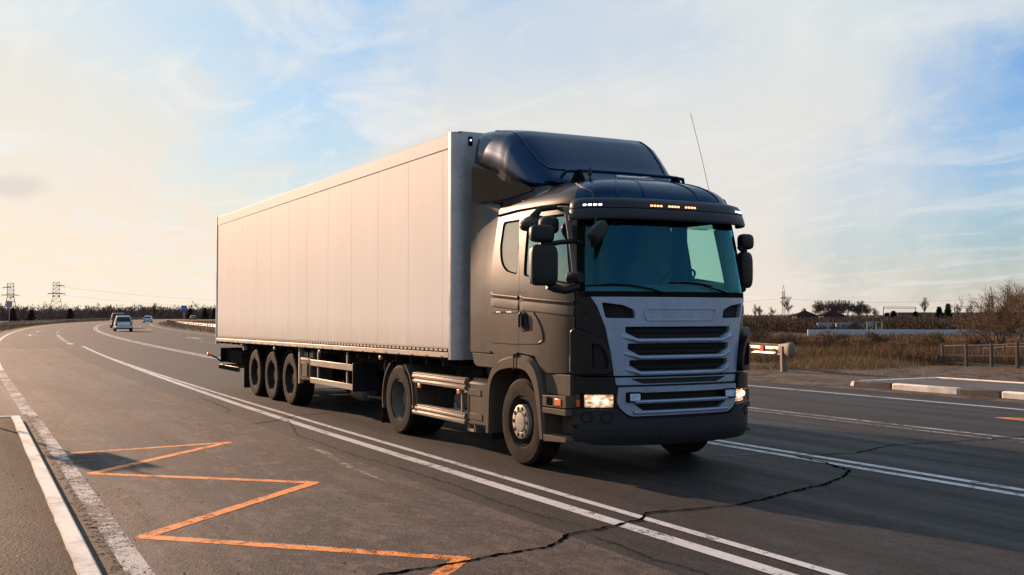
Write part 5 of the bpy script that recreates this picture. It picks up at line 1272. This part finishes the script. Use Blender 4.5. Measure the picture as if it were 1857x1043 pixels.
# ------------------------------------------------------------------ vegetation
def seg_tri(V, F, a, b, ra, rb):
    """a twig as a three-sided spike between two points"""
    d = b-a; L = np.linalg.norm(d)
    if L < 1e-6: return
    d = d/L; u = np.cross(d, (0, 0, 1.0)) if abs(d[2]) < .9 else np.cross(d, (1.0, 0, 0)); u /= np.linalg.norm(u); w = np.cross(d, u); o = len(V)
    for p, r in ((a, ra), (b, rb)):
        for k in range(3):
            t_ = 2*pi*k/3; V.append(p+(u*cos(t_)+w*sin(t_))*r)
    F += [(o, o+1, o+4, o+3), (o+1, o+2, o+5, o+4), (o+2, o, o+3, o+5)]
def bare_tree(H, seed, r0=.12, spread=.5, levels=5, stems=1, twig=.012, kids=(3, 4), up=.35, trunk=.3):
    rs = np.random.RandomState(seed); TV, TFc, CV, CF = [], [], [], []
    def grow(p, d, L, r, lv):
        n = 3; q = p; dd = d.copy()
        for i in range(n):
            dd = dd+rs.normal(0, .10, 3)+np.array((0, 0, up*.12)); dd /= np.linalg.norm(dd); q2 = q+dd*L/n; r1 = r*(1-.22*i/n*2); r2 = r*(1-.22*(i+1)/n*2)
            (seg_tri(TV, TFc, q, q2, r1, r2) if lv < 2 else seg_tri(CV, CF, q, q2, max(r1, twig), max(r2, twig*.7)))
            if lv < levels and i > 0:
                for _ in range(rs.randint(*kids)):
                    ax = rs.normal(0, 1, 3); ax -= ax.dot(dd)*dd; ax /= np.linalg.norm(ax)
                    nd = dd*(1-spread*.6)+ax*spread+np.array((0, 0, up*.3)); nd /= np.linalg.norm(nd)
                    grow(q2, nd, L*rs.uniform(.48, .78), r2*.6, lv+1)
            q = q2
    for s_ in range(stems):
        a = rs.uniform(0, 2*pi); tilt = 0.05 if stems == 1 else rs.uniform(.15, .6)
        d = np.array((cos(a)*tilt, sin(a)*tilt, 1.0)); d /= np.linalg.norm(d)
        grow(np.array((cos(a)*.1*(stems > 1), sin(a)*.1*(stems > 1), -.1)), d, H*trunk*rs.uniform(.8, 1.1), r0, 0)
    TV, CV = np.array(TV), np.array(CV); m = max(CV[:, 2].max(), .1); f = H/m
    return TV*f, TFc, CV*f, CF
def tree_thing(name, label, cat, gen, loc, group=None, mats=('bark', 'twig_brown'), rz=0):
    t_ = thing(name, label, cat, loc, rz, group); TV, TFc, CV, CF = gen
    for nm, V, F, m in (('trunk', TV, TFc, mats[0]), ('crown', CV, CF, mats[1])):
        mb = MB(); mb.v = [tuple(v) for v in V]; mb.f = F; obj(nm, mb, m, t_, smooth=False, fix=False)
    return t_
def leaf_mass(n_blobs, place, size, tri, seed, flat=1.0, per=70, upright=0.5):
    """many small blades spread through the volumes of many bushes"""
    rs = np.random.RandomState(seed); V = []; F = []
    for i in range(n_blobs):
        c, w_, h_ = place(i, rs); n = int(per*rs.uniform(.7, 1.3))
        lob = rs.uniform(-1, 1, (5, 2))*w_*.55; lh = rs.uniform(.45, 1.0, 5)*h_
        for k in range(n):
            l = rs.randint(5); a = rs.uniform(0, 2*pi); r_ = w_*.5*sqrt(rs.uniform(0, 1)); zz = rs.uniform(0, 1)**.8*lh[l]; r_ *= sqrt(max(.05, 1-(zz/lh[l])**2.2))
            p = np.array((c[0]+lob[l, 0]+r_*cos(a), c[1]+lob[l, 1]+r_*sin(a), c[2]+zz))
            d = rs.normal(0, 1, 3); d[2] = abs(d[2])*(1+upright*4); d /= np.linalg.norm(d); s = tri*rs.uniform(.5, 1.4); u = np.cross(d, rs.normal(0, 1, 3)); u /= np.linalg.norm(u); o = len(V)
            V += [p-u*s*.14, p+u*s*.14, p+d*s]; F.append((o, o+1, o+2))
    return V, F
def mass_obj(name, V, F, mat, **tg):
    mb = MB(); mb.v = [tuple(v) for v in V]; mb.f = F; return tag(obj(name, mb, mat, smooth=False, fix=False), **tg)
CAMXY = np.array((10.765, -7.083)); 
def polar(px, D):        # a bearing given as an offset from straight ahead, and a distance in metres
    a = YAW - math.atan((px-928.5)/1923.5); r = D/cos(math.atan((px-928.5)/1923.5)); return CAMXY[0]+r*cos(a), CAMXY[1]+r*sin(a)
# far wood behind the bend, left
def pl(i, rs):
    px = rs.uniform(-120, 470); D = rs.uniform(430, 620); x, y = polar(px, D); h_ = rs.uniform(3.5, 6.2)*(1.25 if rs.rand() < .15 else 1)
    return (x, y, -1.0), rs.uniform(5, 11), h_+.8
V, F = leaf_mass(520, pl, 0, 1.15, 11, per=150, upright=.5); mass_obj('far_wood', V, F, 'twig_left_hazy', kind='stuff', label='low brown leafless wood along the horizon at left', cat='wood')
# right: dark band of scrub below the skyline
def pr(i, rs):
    px = rs.uniform(1330, 1960); D = rs.uniform(240, 420); x, y = polar(px, D); return (x, y, -1.3), rs.uniform(5, 10), rs.uniform(1.9, 3.1)*D/330
V, F = leaf_mass(480, pr, 0, .6, 12, per=170, upright=.7); mass_obj('far_scrub', V, F, 'twig_far', kind='stuff', label='dark brown belt of bare scrub below the skyline at right', cat='scrub')
def pm(i, rs):
    px = rs.uniform(1320, 1950); D = rs.uniform(165, 235); x, y = polar(px, D); return (x, y, -1.3), rs.uniform(3, 7), rs.uniform(1.0, 2.0)
V, F = leaf_mass(230, pm, 0, .55, 13, per=170, upright=.7); mass_obj('scrub_belt', V, F, 'twig_brown', kind='stuff', label='brown bare scrub just behind the long pale wall', cat='scrub')
# reeds and dry grass of the field
def blades(n, place, h_, w_, seed, lean=.25):
    rs = np.random.RandomState(seed); V = []; F = []
    for i in range(n):
        c, s = place(rs); hh = h_*rs.uniform(.5, 1.3)*s; a = rs.uniform(0, 2*pi); o = len(V); l = rs.normal(0, lean, 2)*hh; ww = w_*s
        V += [(c[0]-ww*cos(a), c[1]-ww*sin(a), c[2]), (c[0]+ww*cos(a), c[1]+ww*sin(a), c[2]), (c[0]+l[0], c[1]+l[1], c[2]+hh)]; F.append((o, o+1, o+2))
    return V, F
def reed_place(rs):
    while True:
        D = 38+75*rs.rand()**1.2; px = rs.uniform(1300, 1930); x, y = polar(px, D)
        n = sin(x*.21+y*.13)+sin(x*.09-y*.17+2)+sin(x*.5+y*.43)*.6
        if rs.rand() < .55+.22*n: return (x, y, ground_z(x, y)-.03), .75+.12*n
V, F = blades(75000, reed_place, .72, .022, 21)
def far_reed(rs):
    D = rs.uniform(108, 150); px = rs.uniform(1340, 1930); x, y = polar(px, D); return (x, y, ground_z(x, y)-.03), .55+.35*sin(x*.21+y*.13)*rs.rand()
V2, F2 = blades(9000, far_reed, .75, .05, 27); o_ = len(V); V += V2; F += [tuple(i+o_ for i in f) for f in F2]; mass_obj('reeds', V, F, 'reed', kind='stuff', label='tan dry reeds covering the field right of the lorry', cat='reeds')
def grass_place(rs):
    while True:
        D = rs.uniform(33, 46); px = rs.uniform(1320, 1920); x, y = polar(px, D); n = sin(x*1.1)+sin(y*.7+x*.4)+sin(x*.31+2)
        if rs.rand() < .4+.22*n: return (x, y, ground_z(x, y)-.03), max(.25, .55+.22*n)
V, F = blades(26000, grass_place, .42, .014, 22, .4); mass_obj('dry_grass', V, F, 'dry_grass', kind='stuff', label='short straw coloured grass at the edge of the field', cat='grass')
def deb_place(rs):
    while True:
        px = rs.uniform(1330, 1930); D = rs.uniform(27, 36); x, y = polar(px, D)
        if y > 16.2: return (x, y, ground_z(x, y)-.01), rs.uniform(.3, 1.3)
V, F = blades(4200, deb_place, .055, .018, 23, 1.4); mass_obj('ground_litter', V, F, 'debris', kind='stuff', label='dark litter and old tufts on the bare strip before the grass', cat='litter')
def lv_place(rs):
    x = -rs.uniform(60, 420); o = -rs.uniform(7.2, 16); p = road_pt(x, o); return (p[0], p[1], ground_z(*p)-.03), rs.uniform(.6, 1.3)
V, F = blades(16000, lv_place, .38, .03, 24, .4); mass_obj('verge_grass', V, F, 'dry_grass', kind='stuff', label='dry brown grass on the left verge below the barrier', cat='grass')
def md_place(rs):
    x = -rs.uniform(72, 300); o = rs.uniform(11.8, 30); p = road_pt(x, o); return (p[0], p[1], ground_z(*p)-.03), rs.uniform(.4, 1.0)
V, F = blades(22000, md_place, .30, .03, 25, .4); mass_obj('verge_grass', V, F, 'twig_tan', kind='stuff', label='short brown grass inside the bend around the bright barrier', cat='grass')

mass_obj('road_grit', *GRIT, 'debris', kind='stuff', label='loose grit and small stones along the kerb and stopping lane', cat='grit')
# bare bushes and trees in the field
B1 = bare_tree(2.1, 3, .05, .55, 4, 6, .010, (2, 4), .5, .42); B2 = bare_tree(1.8, 8, .04, .6, 4, 7, .010, (2, 4), .5, .40); B3 = bare_tree(4.7, 15, .10, .55, 4, 6, .009, (2, 4), .35, .42)
bushes = []
x, y = polar(1815, 62); tree_thing('bare_willow', 'big leafless many-stemmed willow behind the iron fence at right', 'tree', B3, (x, y, -1.2), mats=('bark', 'twig_tan'))
x, y = polar(1858, 74); tree_thing('bare_willow', 'leafless willow cut off by the right edge of the photo', 'tree', bare_tree(5.6, 29, .12, .5, 4, 5, .009, (2, 4), .4, .42), (x, y, -1.2), mats=('bark', 'twig_tan'))
x, y = polar(1476, 50); bA = tree_thing('bare_bush', 'thin dark bare bush in the reeds right of the rail end', 'bush', B1, (x, y, -1.0), mats=('bark', 'twig_tan'))
x, y = polar(1574, 54); bB = tree_thing('bare_bush', 'spreading bare bush in front of the left end of the pale wall', 'bush', B2, (x, y, -1.0), mats=('bark', 'twig_tan'))
rs = random.Random(5)
for i, (px, D, s, src) in enumerate(((1440, 60, .8, bA), (1405, 70, 1.0, bB), (1510, 75, .8, bB), (1535, 60, .75, bA), (1612, 64, .7, bA), (1650, 78, .8, bB), (1672, 52, .8, bA), (1700, 70, .7, bB), (1740, 60, .75, bA), (1762, 84, 1.0, bB), (1380, 90, 1.1, bA), (1530, 92, 1.1, bB), (1420, 48, .8, bB), (1625, 50, .7, bB), (1590, 88, 1.0, bA), (1690, 95, 1.1, bB))):
    x, y = polar(px, D); d_ = dup(src, (x, y, ground_z(x, y)-.05), rs.uniform(0, 6), 'brown bare bush among the tan reeds, one of many alike', (s, s, s*.8)); d_['group'] = 'bare bushes scattered in the reeds'
bush_lit = None
# skyline trees, right
G1 = bare_tree(8.3, 41, .14, .55, 4, 1, .017, (2, 5), .35, .34); G2 = bare_tree(8.0, 43, .14, .58, 4, 1, .017, (2, 5), .3, .36); G3 = bare_tree(9.0, 47, .13, .35, 4, 1, .030, (2, 4), .7, .40)
x, y = polar(1482, 380); tA = tree_thing('bare_tree', 'leafless tree at the left end of the skyline row', 'tree', G1, (x, y, -1.2), 'row of leafless trees on the skyline', ('bark_far', 'twig_far'))
x, y = polar(1492, 384); tB = tree_thing('bare_tree', 'leafless tree second from left in the skyline row', 'tree', G2, (x, y, -1.2), 'row of leafless trees on the skyline', ('bark_far', 'twig_far'))
for i, px in enumerate((1502, 1511, 1520, 1529, 1538, 1546, 1555, 1564, 1573, 1581)):
    x, y = polar(px, 380+(i*37) % 11); s = (1.0, .96, 1.04, 1.0, 1.02, .97, .98, .9, .85, .75)[i]
    dup((tA, tB)[i % 2], (x, y, -1.2), i*1.7, 'leafless tree in the even row on the skyline, one of several alike', s)
x, y = polar(1676, 360); tC = tree_thing('bare_tree', 'lone leafless tree rising above the gantries', 'tree', G3, (x, y, -1.0), None, ('bark_far', 'twig_far'))
for px, D, s, lb in ((1430, 355, 1.05, 'leafless tree just right of the narrow pylon'), (1398, 330, .62, 'small leafless tree left of the narrow pylon'), (1370, 320, .70, 'thin leafless tree beside the lorry at the skyline'), (1378, 330, .66, 'second thin leafless tree beside the lorry at the skyline'),
                     (1737, 350, .75, 'leafless tree between the dark pines and the gantry'), (1760, 340, .70, 'leafless tree under the right-hand gantry'), (1828, 300, 1.15, 'pale leafless tree behind the big willow'), (1850, 290, 1.0, 'pale leafless tree at the right edge skyline'), (1458, 350, .6, 'low leafless tree left of the skyline row')):
    x, y = polar(px, D); dup(tC, (x, y, -1.2), px*.7, lb, s)
# skyline trees, left
for i, (px, D, s) in enumerate(((281, 430, .86), (262, 450, .62), (293, 445, .66), (308, 440, .70), (318, 450, .60), (345, 455, .66), (368, 450, .62), (241, 460, .60), (220, 455, .66), (205, 470, .55), (165, 460, .66), (143, 470, .6), (92, 460, .66), (60, 450, .66), (45, 455, .7), (5, 440, .66), (380, 430, .6), (392, 440, .66))):
    x, y = polar(px, D); lb = {281: 'tallest leafless tree on the left skyline, above the pale blue car', 262: 'leafless tree left of the tallest one, above the cars'}.get(px, 'slim leafless tree poking above the left-hand wood, one of many alike')
    r_ = dup(tC, (x, y, -1.0), px*.9, lb, s)
    if px not in (281, 262): r_['group'] = 'slim trees above the left-hand wood'
# evergreens
def pine(seed, H, W_):
    rs = np.random.RandomState(seed); V = []; F = []
    for k in range(2600):
        z = H*(.12+.88*rs.rand()**1.1); tier = .75+.25*sin(z*5.0); R = W_*.5*(1-(z/H))**.75*tier+.12; a = rs.uniform(0, 2*pi); r_ = R*rs.rand()**.5
        p = np.array((r_*cos(a), r_*sin(a), z-.25*r_)); d = np.array((cos(a), sin(a), rs.uniform(-.3, .5))); d += rs.normal(0, .4, 3); d /= np.linalg.norm(d); u = np.cross(d, rs.normal(0, 1, 3)); u /= np.linalg.norm(u); s = rs.uniform(.3, .7); o = len(V)
        V += [p-u*s*.3, p+u*s*.3, p+d*s]; F.append((o, o+1, o+2))
    TV, TFc = [], []; seg_tri(TV, TFc, np.array((0, 0, -.3)), np.array((0, 0, H*.8)), .16, .05)
    return np.array(TV), TFc, np.array(V), F
for i, (px, D, H, W_, lb) in enumerate(((1719, 330, 5.9, 3.3, 'taller of the two dark evergreens on the right skyline'), (1703, 335, 5.0, 3.4, 'shorter dark evergreen left of the taller one'), (1822, 150, 3.6, 3.6, 'dark bushy evergreen behind the willow'))):
    x, y = polar(px, D); tree_thing('evergreen', lb, 'tree', pine(50+i, H, W_), (x, y, -.9), None, ('bark', 'pine_needles'))
for px, H in ((1620, 3.6), (1660, 3.4), (1608, 3.0)):
    x, y = polar(px, 345); tree_thing('evergreen', {1620: 'low dark evergreen under the left end of the gantry', 1660: 'low dark evergreen under the right end of the left gantry', 1608: 'smallest dark bush on the skyline right of the tree row'}[px], 'tree', pine(int(px), H, 2.6), (x, y, -.8), None, ('bark', 'pine_needles'))
for px, H in ((57, 4.6), (24, 5.2), (128, 5.0), (345, 5.0), (372, 5.4), (390, 5.2)):
    x, y = polar(px, 420); r_ = tree_thing('evergreen', 'dark rounded evergreen in the left-hand wood, one of a few alike', 'tree', pine(int(px), H, 4.0), (x, y, -1.0), 'dark evergreens in the left-hand wood', ('bark', 'twig_brown'))

# ------------------------------------------------------------------ pylons, gantries, lines
def lattice(mb, w0, w1, z0, z1, n, t_=.07):
    for i in range(n):
        a = z0+(z1-z0)*i/n; b = z0+(z1-z0)*(i+1)/n; wa = w0+(w1-w0)*i/n; wb = w0+(w1-w0)*(i+1)/n
        ca = [(-wa, -wa, a), (wa, -wa, a), (wa, wa, a), (-wa, wa, a)]; cb = [(-wb, -wb, b), (wb, -wb, b), (wb, wb, b), (-wb, wb, b)]
        for k in range(4):
            mb.tube([ca[k], cb[k]], t_*1.3, 4, False); mb.tube([ca[k], cb[(k+1) % 4]], t_*.8, 4, False); mb.tube([ca[(k+1) % 4], cb[k]], t_*.8, 4, False); mb.tube([cb[k], cb[(k+1) % 4]], t_*.8, 4, False)
def pylon(loc, label, H, w0, w1, arms, waist, rz=0, t_=.07, knots=()):
    t = thing('pylon', label, 'pylon', loc, rz, None)
    mb = MB(); lattice(mb, w0, w1, 0, H*waist, 5, t_); lattice(mb, w1, w1*.92, H*waist, H, 4, t_); obj('lattice', mb, 'steel_lattice', t, smooth=False)
    for z, l, r_ in arms:
        mb = MB(); mb.tube([(0, -l, z), (0, r_, z)], t_*3.2, 5); mb.tube([(0, -l, z), (0, 0, z+.5)], t_, 4); mb.tube([(0, r_, z), (0, 0, z+.5)], t_, 4); obj('cross_arm', mb, 'steel_lattice', t, smooth=False)
        mb = MB()
        for y_ in (-l*.95, r_*.95):
            if abs(y_) > 1: mb.tube([(0, y_, z), (0, y_, z-.7)], .08, 5)
        if mb.v: obj('insulator', mb, 'steel_lattice', t)
    for z, y_ in knots: mb = MB(); shell(mb, (0, y_, z), (.9, .9, .7)); obj('insulator', mb, 'steel_lattice', t)
    return t
x, y = polar(102, 480); pylon((x, y, -1), 'tall broad lattice pylon left of the cars, second from the left edge', 17.5, 3.6, 1.45, ((15.9, 0.2, 3.4), (12.3, 3.6, 3.8)), .63, radians(-6), .05, ((11.2, -1.1), (11.2, 1.1)))
x, y = polar(19, 500); pylon((x, y, -1), 'broad lattice pylon at the left edge above the grey sign', 17.6, 3.6, 1.45, ((15.6, 3.4, 0.2), (12.0, 3.9, 3.6)), .63, radians(-6), .05, ((11.0, 0), (11.2, 1.1)))
x, y = polar(1421, 360); pylon((x, y, -1.2), 'narrow lattice mast left of the skyline tree row', 10.8, .55, .42, ((8.6, .9, .9),), .7, radians(-42), .055)
bpy.context.view_layer.update()
def spire(t, z0, z1, w):
    mb = MB()
    for a, b in ((-w, -w), (w, -w), (w, w), (-w, w)): mb.tube([(a, b, z0), (0, 0, z1)], .06, 4)
    obj('spire', mb, 'steel_lattice', t, smooth=False)
p1 = [o for o in COL.objects if o.name.startswith('pylon')][-1]; spire(p1, 10.7, 13.0, .4)
x, y = polar(1797, 330); p2 = pylon((x, y, -1.2), 'narrow lattice mast left of the big willow', 8.6, .75, .55, ((8.4, .5, .5),), .6, radians(-42), .06); spire(p2, 8.5, 11.8, .5)
def wire(a, b, sag, label):
    P = [(a[0]+(b[0]-a[0])*t_, a[1]+(b[1]-a[1])*t_, a[2]+(b[2]-a[2])*t_-sag*4*t_*(1-t_)) for t_ in np.linspace(0, 1, 24)]
    mb = MB(); mb.tube(P, .028, 3); r_ = tag(obj('power_line', mb, 'steel_lattice'), label, 'power line', 'power lines between the pylons'); return r_
A_ = polar(102, 480); Bq = polar(700, 640); Z0 = polar(19, 500); E_ = polar(-500, 520)
for dz, lb in ((11, 'faint lower cable running from the second pylon towards the trailer'), (14.6, 'faint upper cable running from the second pylon towards the trailer')): wire((A_[0], A_[1], dz), (Bq[0], Bq[1], dz-1), 5, lb)
m1 = polar(1421, 360); m2 = polar(1797, 330); m3 = polar(900, 500); m4 = polar(2400, 330)
wire((m1[0], m1[1], 7.3), (m3[0], m3[1], 9), 3, 'faint cable leaving the narrow mast towards the lorry'); wire((m1[0], m1[1], 7.3), (m2[0], m2[1], 7.2), 1.5, 'faint cable slung between the two narrow masts'); wire((m2[0], m2[1], 7.2), (m4[0], m4[1], 8.5), 3, 'faint cable leaving the right-hand mast to the right')
def gantry(px0, px1, D, label, H=5.9):
    a = polar(px0, D); b = polar(px1, D*1.02); L = math.hypot(b[0]-a[0], b[1]-a[1]); t = thing('rail_gantry', label, 'gantry', (a[0], a[1], -.3), math.atan2(b[1]-a[1], b[0]-a[0]), 'gantries over the railway')
    mb = MB()
    for z in (H, H-.75): mb.tube([(0, 0, z), (L, 0, z)], .09, 4)
    for k in range(14): mb.tube([(L*k/14, 0, H if k % 2 else H-.75), (L*(k+1)/14, 0, H-.75 if k % 2 else H)], .06, 4)
    obj('beam', mb, 'steel_lattice', t, smooth=False)
    for x_ in (0, L): mb = MB(); mb.tube([(x_, 0, 0), (x_, 0, H+.1)], .2, 6); obj('mast', mb, 'steel_lattice', t)
gantry(1602, 1660, 520, 'long low gantry over the railway, left of the evergreens'); gantry(1731, 1779, 500, 'low gantry over the railway, right of the evergreens')

# ------------------------------------------------------------------ freight train far off
simple('wagon_brown', (0.16, 0.07, 0.05), 0.8, dirt=(0.08, 0.05, 0.04), dirt_amt=.5); simple('wagon_green', (0.07, 0.12, 0.045), 0.8, dirt=(0.08, 0.06, 0.04), dirt_amt=.5); simple('wagon_grey', (0.24, 0.20, 0.18), 0.8, dirt=(0.1, 0.08, 0.07), dirt_amt=.5)
def wagon(px0, px1, mat, label):
    D = 470; a = polar(px0, D); b = polar(px1, D); L = math.hypot(b[0]-a[0], b[1]-a[1])-.5; t = thing('goods_wagon', label, 'wagon', (a[0], a[1], .25), math.atan2(b[1]-a[1], b[0]-a[0]), 'wagons of the goods train')
    mb = MB(); mb.box(0, L, -1.4, 1.4, .3, 2.55)
    for k in range(7): x_ = L*k/6; mb.box(max(0, x_-.06), min(L, x_+.06), -1.5, 1.5, .3, 2.5)
    obj('wagon_body', mb, mat, t)
    for x_ in (L*.2, L*.8): mb = MB(); mb.box(x_-.8, x_+.8, -1.1, 1.1, -.35, .3); obj('bogie', mb, 'chassis', t, bevel=.1)
for a, b, m, lb in ((1612, 1630, 'wagon_grey', 'pale grey wagon at the left end of the goods train'), (1630, 1661, 'wagon_brown', 'rust brown wagon between the grey and green ones'), (1662, 1690, 'wagon_green', 'left of the two green wagons'), (1692, 1722, 'wagon_green', 'green wagon below the dark evergreens'),
                    (1724, 1745, 'wagon_grey', 'pale wagon right of the green wagons'), (1746, 1757, 'wagon_grey', 'short greyish wagon next to the brown ones'), (1758, 1790, 'wagon_brown', 'brown wagon just right of the pale wagons'), (1791, 1823, 'wagon_brown', 'brown wagon behind the willow branches'), (1824, 1857, 'wagon_brown', 'brown wagon at the right edge of the photo')): wagon(a, b, m, lb)

# houses on the skyline
def house(px, D, w_, h_, label):
    x, y = polar(px, D); t = thing('house', label, 'house', (x, y, -1.0), radians(62), None)
    mb = MB(); mb.box(-3, 3, -w_/2, w_/2, 0, h_); wl_ = obj('wall', mb, 'house_wall', t)
    mb = MB(); rz_ = h_+1.5; mb.add([(-3.4, -w_/2-.5, h_-.1), (3.4, -w_/2-.5, h_-.1), (3.4, w_/2+.5, h_-.1), (-3.4, w_/2+.5, h_-.1), (0, -w_*.12, rz_), (0, w_*.12, rz_)], [(0, 1, 4), (1, 2, 5, 4), (2, 3, 5), (3, 0, 4, 5), (0, 3, 2, 1)])
    rf_ = obj('roof', mb, 'roof_dark', t, smooth=False); mb = MB(); mb.box(-.3, .3, -.3, .3, h_+.9, rz_+.5); obj('chimney', mb, 'house_wall', rf_)
    for y_ in (-w_*.25, w_*.25): mb = MB(); mb.box(3.0, 3.03, y_-.5, y_+.5, 1.0, 2.2); obj('window', mb, 'dark_glass', t)
house(1459, 310, 5.0, 2.5, 'dark roofed house at the left end of the skyline tree row'); house(1507, 310, 5.2, 2.6, 'dark roofed house with chimney under the middle of the tree row')

# ------------------------------------------------------------------ pale wall, blue fence, green frame
a, b = Vector((-101.8, 100.4)), Vector((-83.5, 134.0)); d = (b-a).normalized(); L = (b-a).length; ang = math.atan2(d.y, d.x)
tw_ = thing('low_wall', 'long low pale grey-blue wall running across the dry field to the right edge', 'wall', (a.x, a.y, -1.15), ang)
mb = MB(); k = 0.0
rr = random.Random(3)
while k < L: w_ = 3.0; mb.box(k, k+w_-.04, -.2, .2, -.2, .80+rr.uniform(-.03, .03)); k += w_
obj('wall_slabs', mb, 'concrete', tw_, bevel=.02)
simple('fence_blue', (0.16, 0.22, 0.34), 0.6, dirt=(0.2, 0.15, 0.12), dirt_amt=.4); simple('pipe_green', (0.10, 0.24, 0.14), 0.5)
f0 = polar(1482, 175); f1 = polar(1582, 178); L = math.hypot(f1[0]-f0[0], f1[1]-f0[1]); tf_ = thing('panel_fence', 'faded blue panel fence behind the left end of the pale wall', 'fence', (f0[0], f0[1], -1.2), math.atan2(f1[1]-f0[1], f1[0]-f0[0]))
mb = MB()
for k in range(12):
    if k in (3, 7): continue
    mb.box(L*k/12+.04, L*(k+1)/12-.04, -.03, .03, .3, 1.55)
obj('panels', mb, 'fence_blue', tf_); mb = MB()
for k in range(13): mb.box(L*k/12-.04, L*k/12+.04, -.06, .06, -.2, 1.6)
mb.box(0, L, -.02, .05, 1.56, 1.62); obj('posts', mb, 'pole_grey', tf_)
g0 = polar(1572, 158); tg_ = thing('pipe_frame', 'thin pale green pipe frame standing behind the wall', 'frame', (g0[0], g0[1], -1.2), math.atan2(f1[1]-f0[1], f1[0]-f0[0])); mb = MB()
for x_ in (0, 1.6, 2.6): mb.tube([(x_, 0, 0), (x_, 0, 1.85)], .06, 6)
mb.tube([(0, 0, 1.85), (2.6, 0, 1.85)], .06, 6); mb.tube([(1.6, 0, .9), (2.6, 0, .9)], .05, 6); obj('pipes', mb, 'pipe_green', tg_)

# ------------------------------------------------------------------ iron fence, right
def iron_fence(pts, label, hts):
    t = thing('iron_fence', label, 'fence', (pts[0][0], pts[0][1], 0)); o0 = Vector((pts[0][0], pts[0][1], 0)); P = [Vector((p[0], p[1], ground_z(p[0], p[1])))-o0 for p in pts]
    for p, h_ in zip(P, hts): mb = MB(); mb.box(p.x-.045, p.x+.045, p.y-.045, p.y+.045, p.z-.2, p.z+h_); obj('post', mb, 'fence_iron', t, bevel=.008)
    for (a, b, ha, hb) in zip(P, P[1:], hts, hts[1:]):
        for f, r_ in ((.93, .018), (.50, .010), (.16, .010)):
            mb = MB(); mb.tube([a+Vector((0, 0, ha*f)), b+Vector((0, 0, hb*f))], r_, 5); obj('rail', mb, 'tank_grey' if f > .9 else 'fence_iron', t)
        mb = MB()
        for k in range(1, 14): q_ = a.lerp(b, k/14); mb.tube([q_+Vector((0, 0, ha*.16)), q_+Vector((0, 0, ha*.93))], .004, 3)
        obj('wire_mesh', mb, 'fence_iron', t)
iron_fence([polar(1708, 38.0), polar(1751, 36.6), polar(1796.5, 35.4), polar(1843.5, 34.2), polar(1893, 33.2)], 'low dark iron fence of four posts with thin rails at the right edge', (.74, .80, .84, .92, .95))
iron_fence([polar(1708.6, 38.4), polar(1778, 44), polar(1820, 41.5), polar(1866, 39.5)], 'back side of the dark iron fence, seen through the front one', (.70, .66, .76, .8))

# ------------------------------------------------------------------ each repeat gets words of its own
ORD = ['first', 'second', 'third', 'fourth', 'fifth', 'sixth', 'seventh', 'eighth', 'ninth', 'tenth', 'eleventh', 'twelfth', 'thirteenth', 'fourteenth', 'fifteenth', 'sixteenth', 'seventeenth', 'eighteenth']
def bearing(o): return -math.atan2(o.location.y-CAMXY[1], o.location.x-CAMXY[0])
for grp, txt in (('bare bushes scattered in the reeds', 'brown bare bush among the tan reeds, {} from the left'), ('row of leafless trees on the skyline', 'leafless round crowned tree, {} from the left in the skyline row'),
                 ('dark evergreens in the left-hand wood', 'dark rounded evergreen in the left-hand wood, {} from the left'), ('slim trees above the left-hand wood', 'slim leafless tree above the left-hand wood, {} from the left')):
    L_ = sorted([o for o in COL.objects if o.get('group') == grp and o.parent is None], key=bearing)
    for o, w_ in zip(L_, ORD): o['label'] = txt.format(w_)
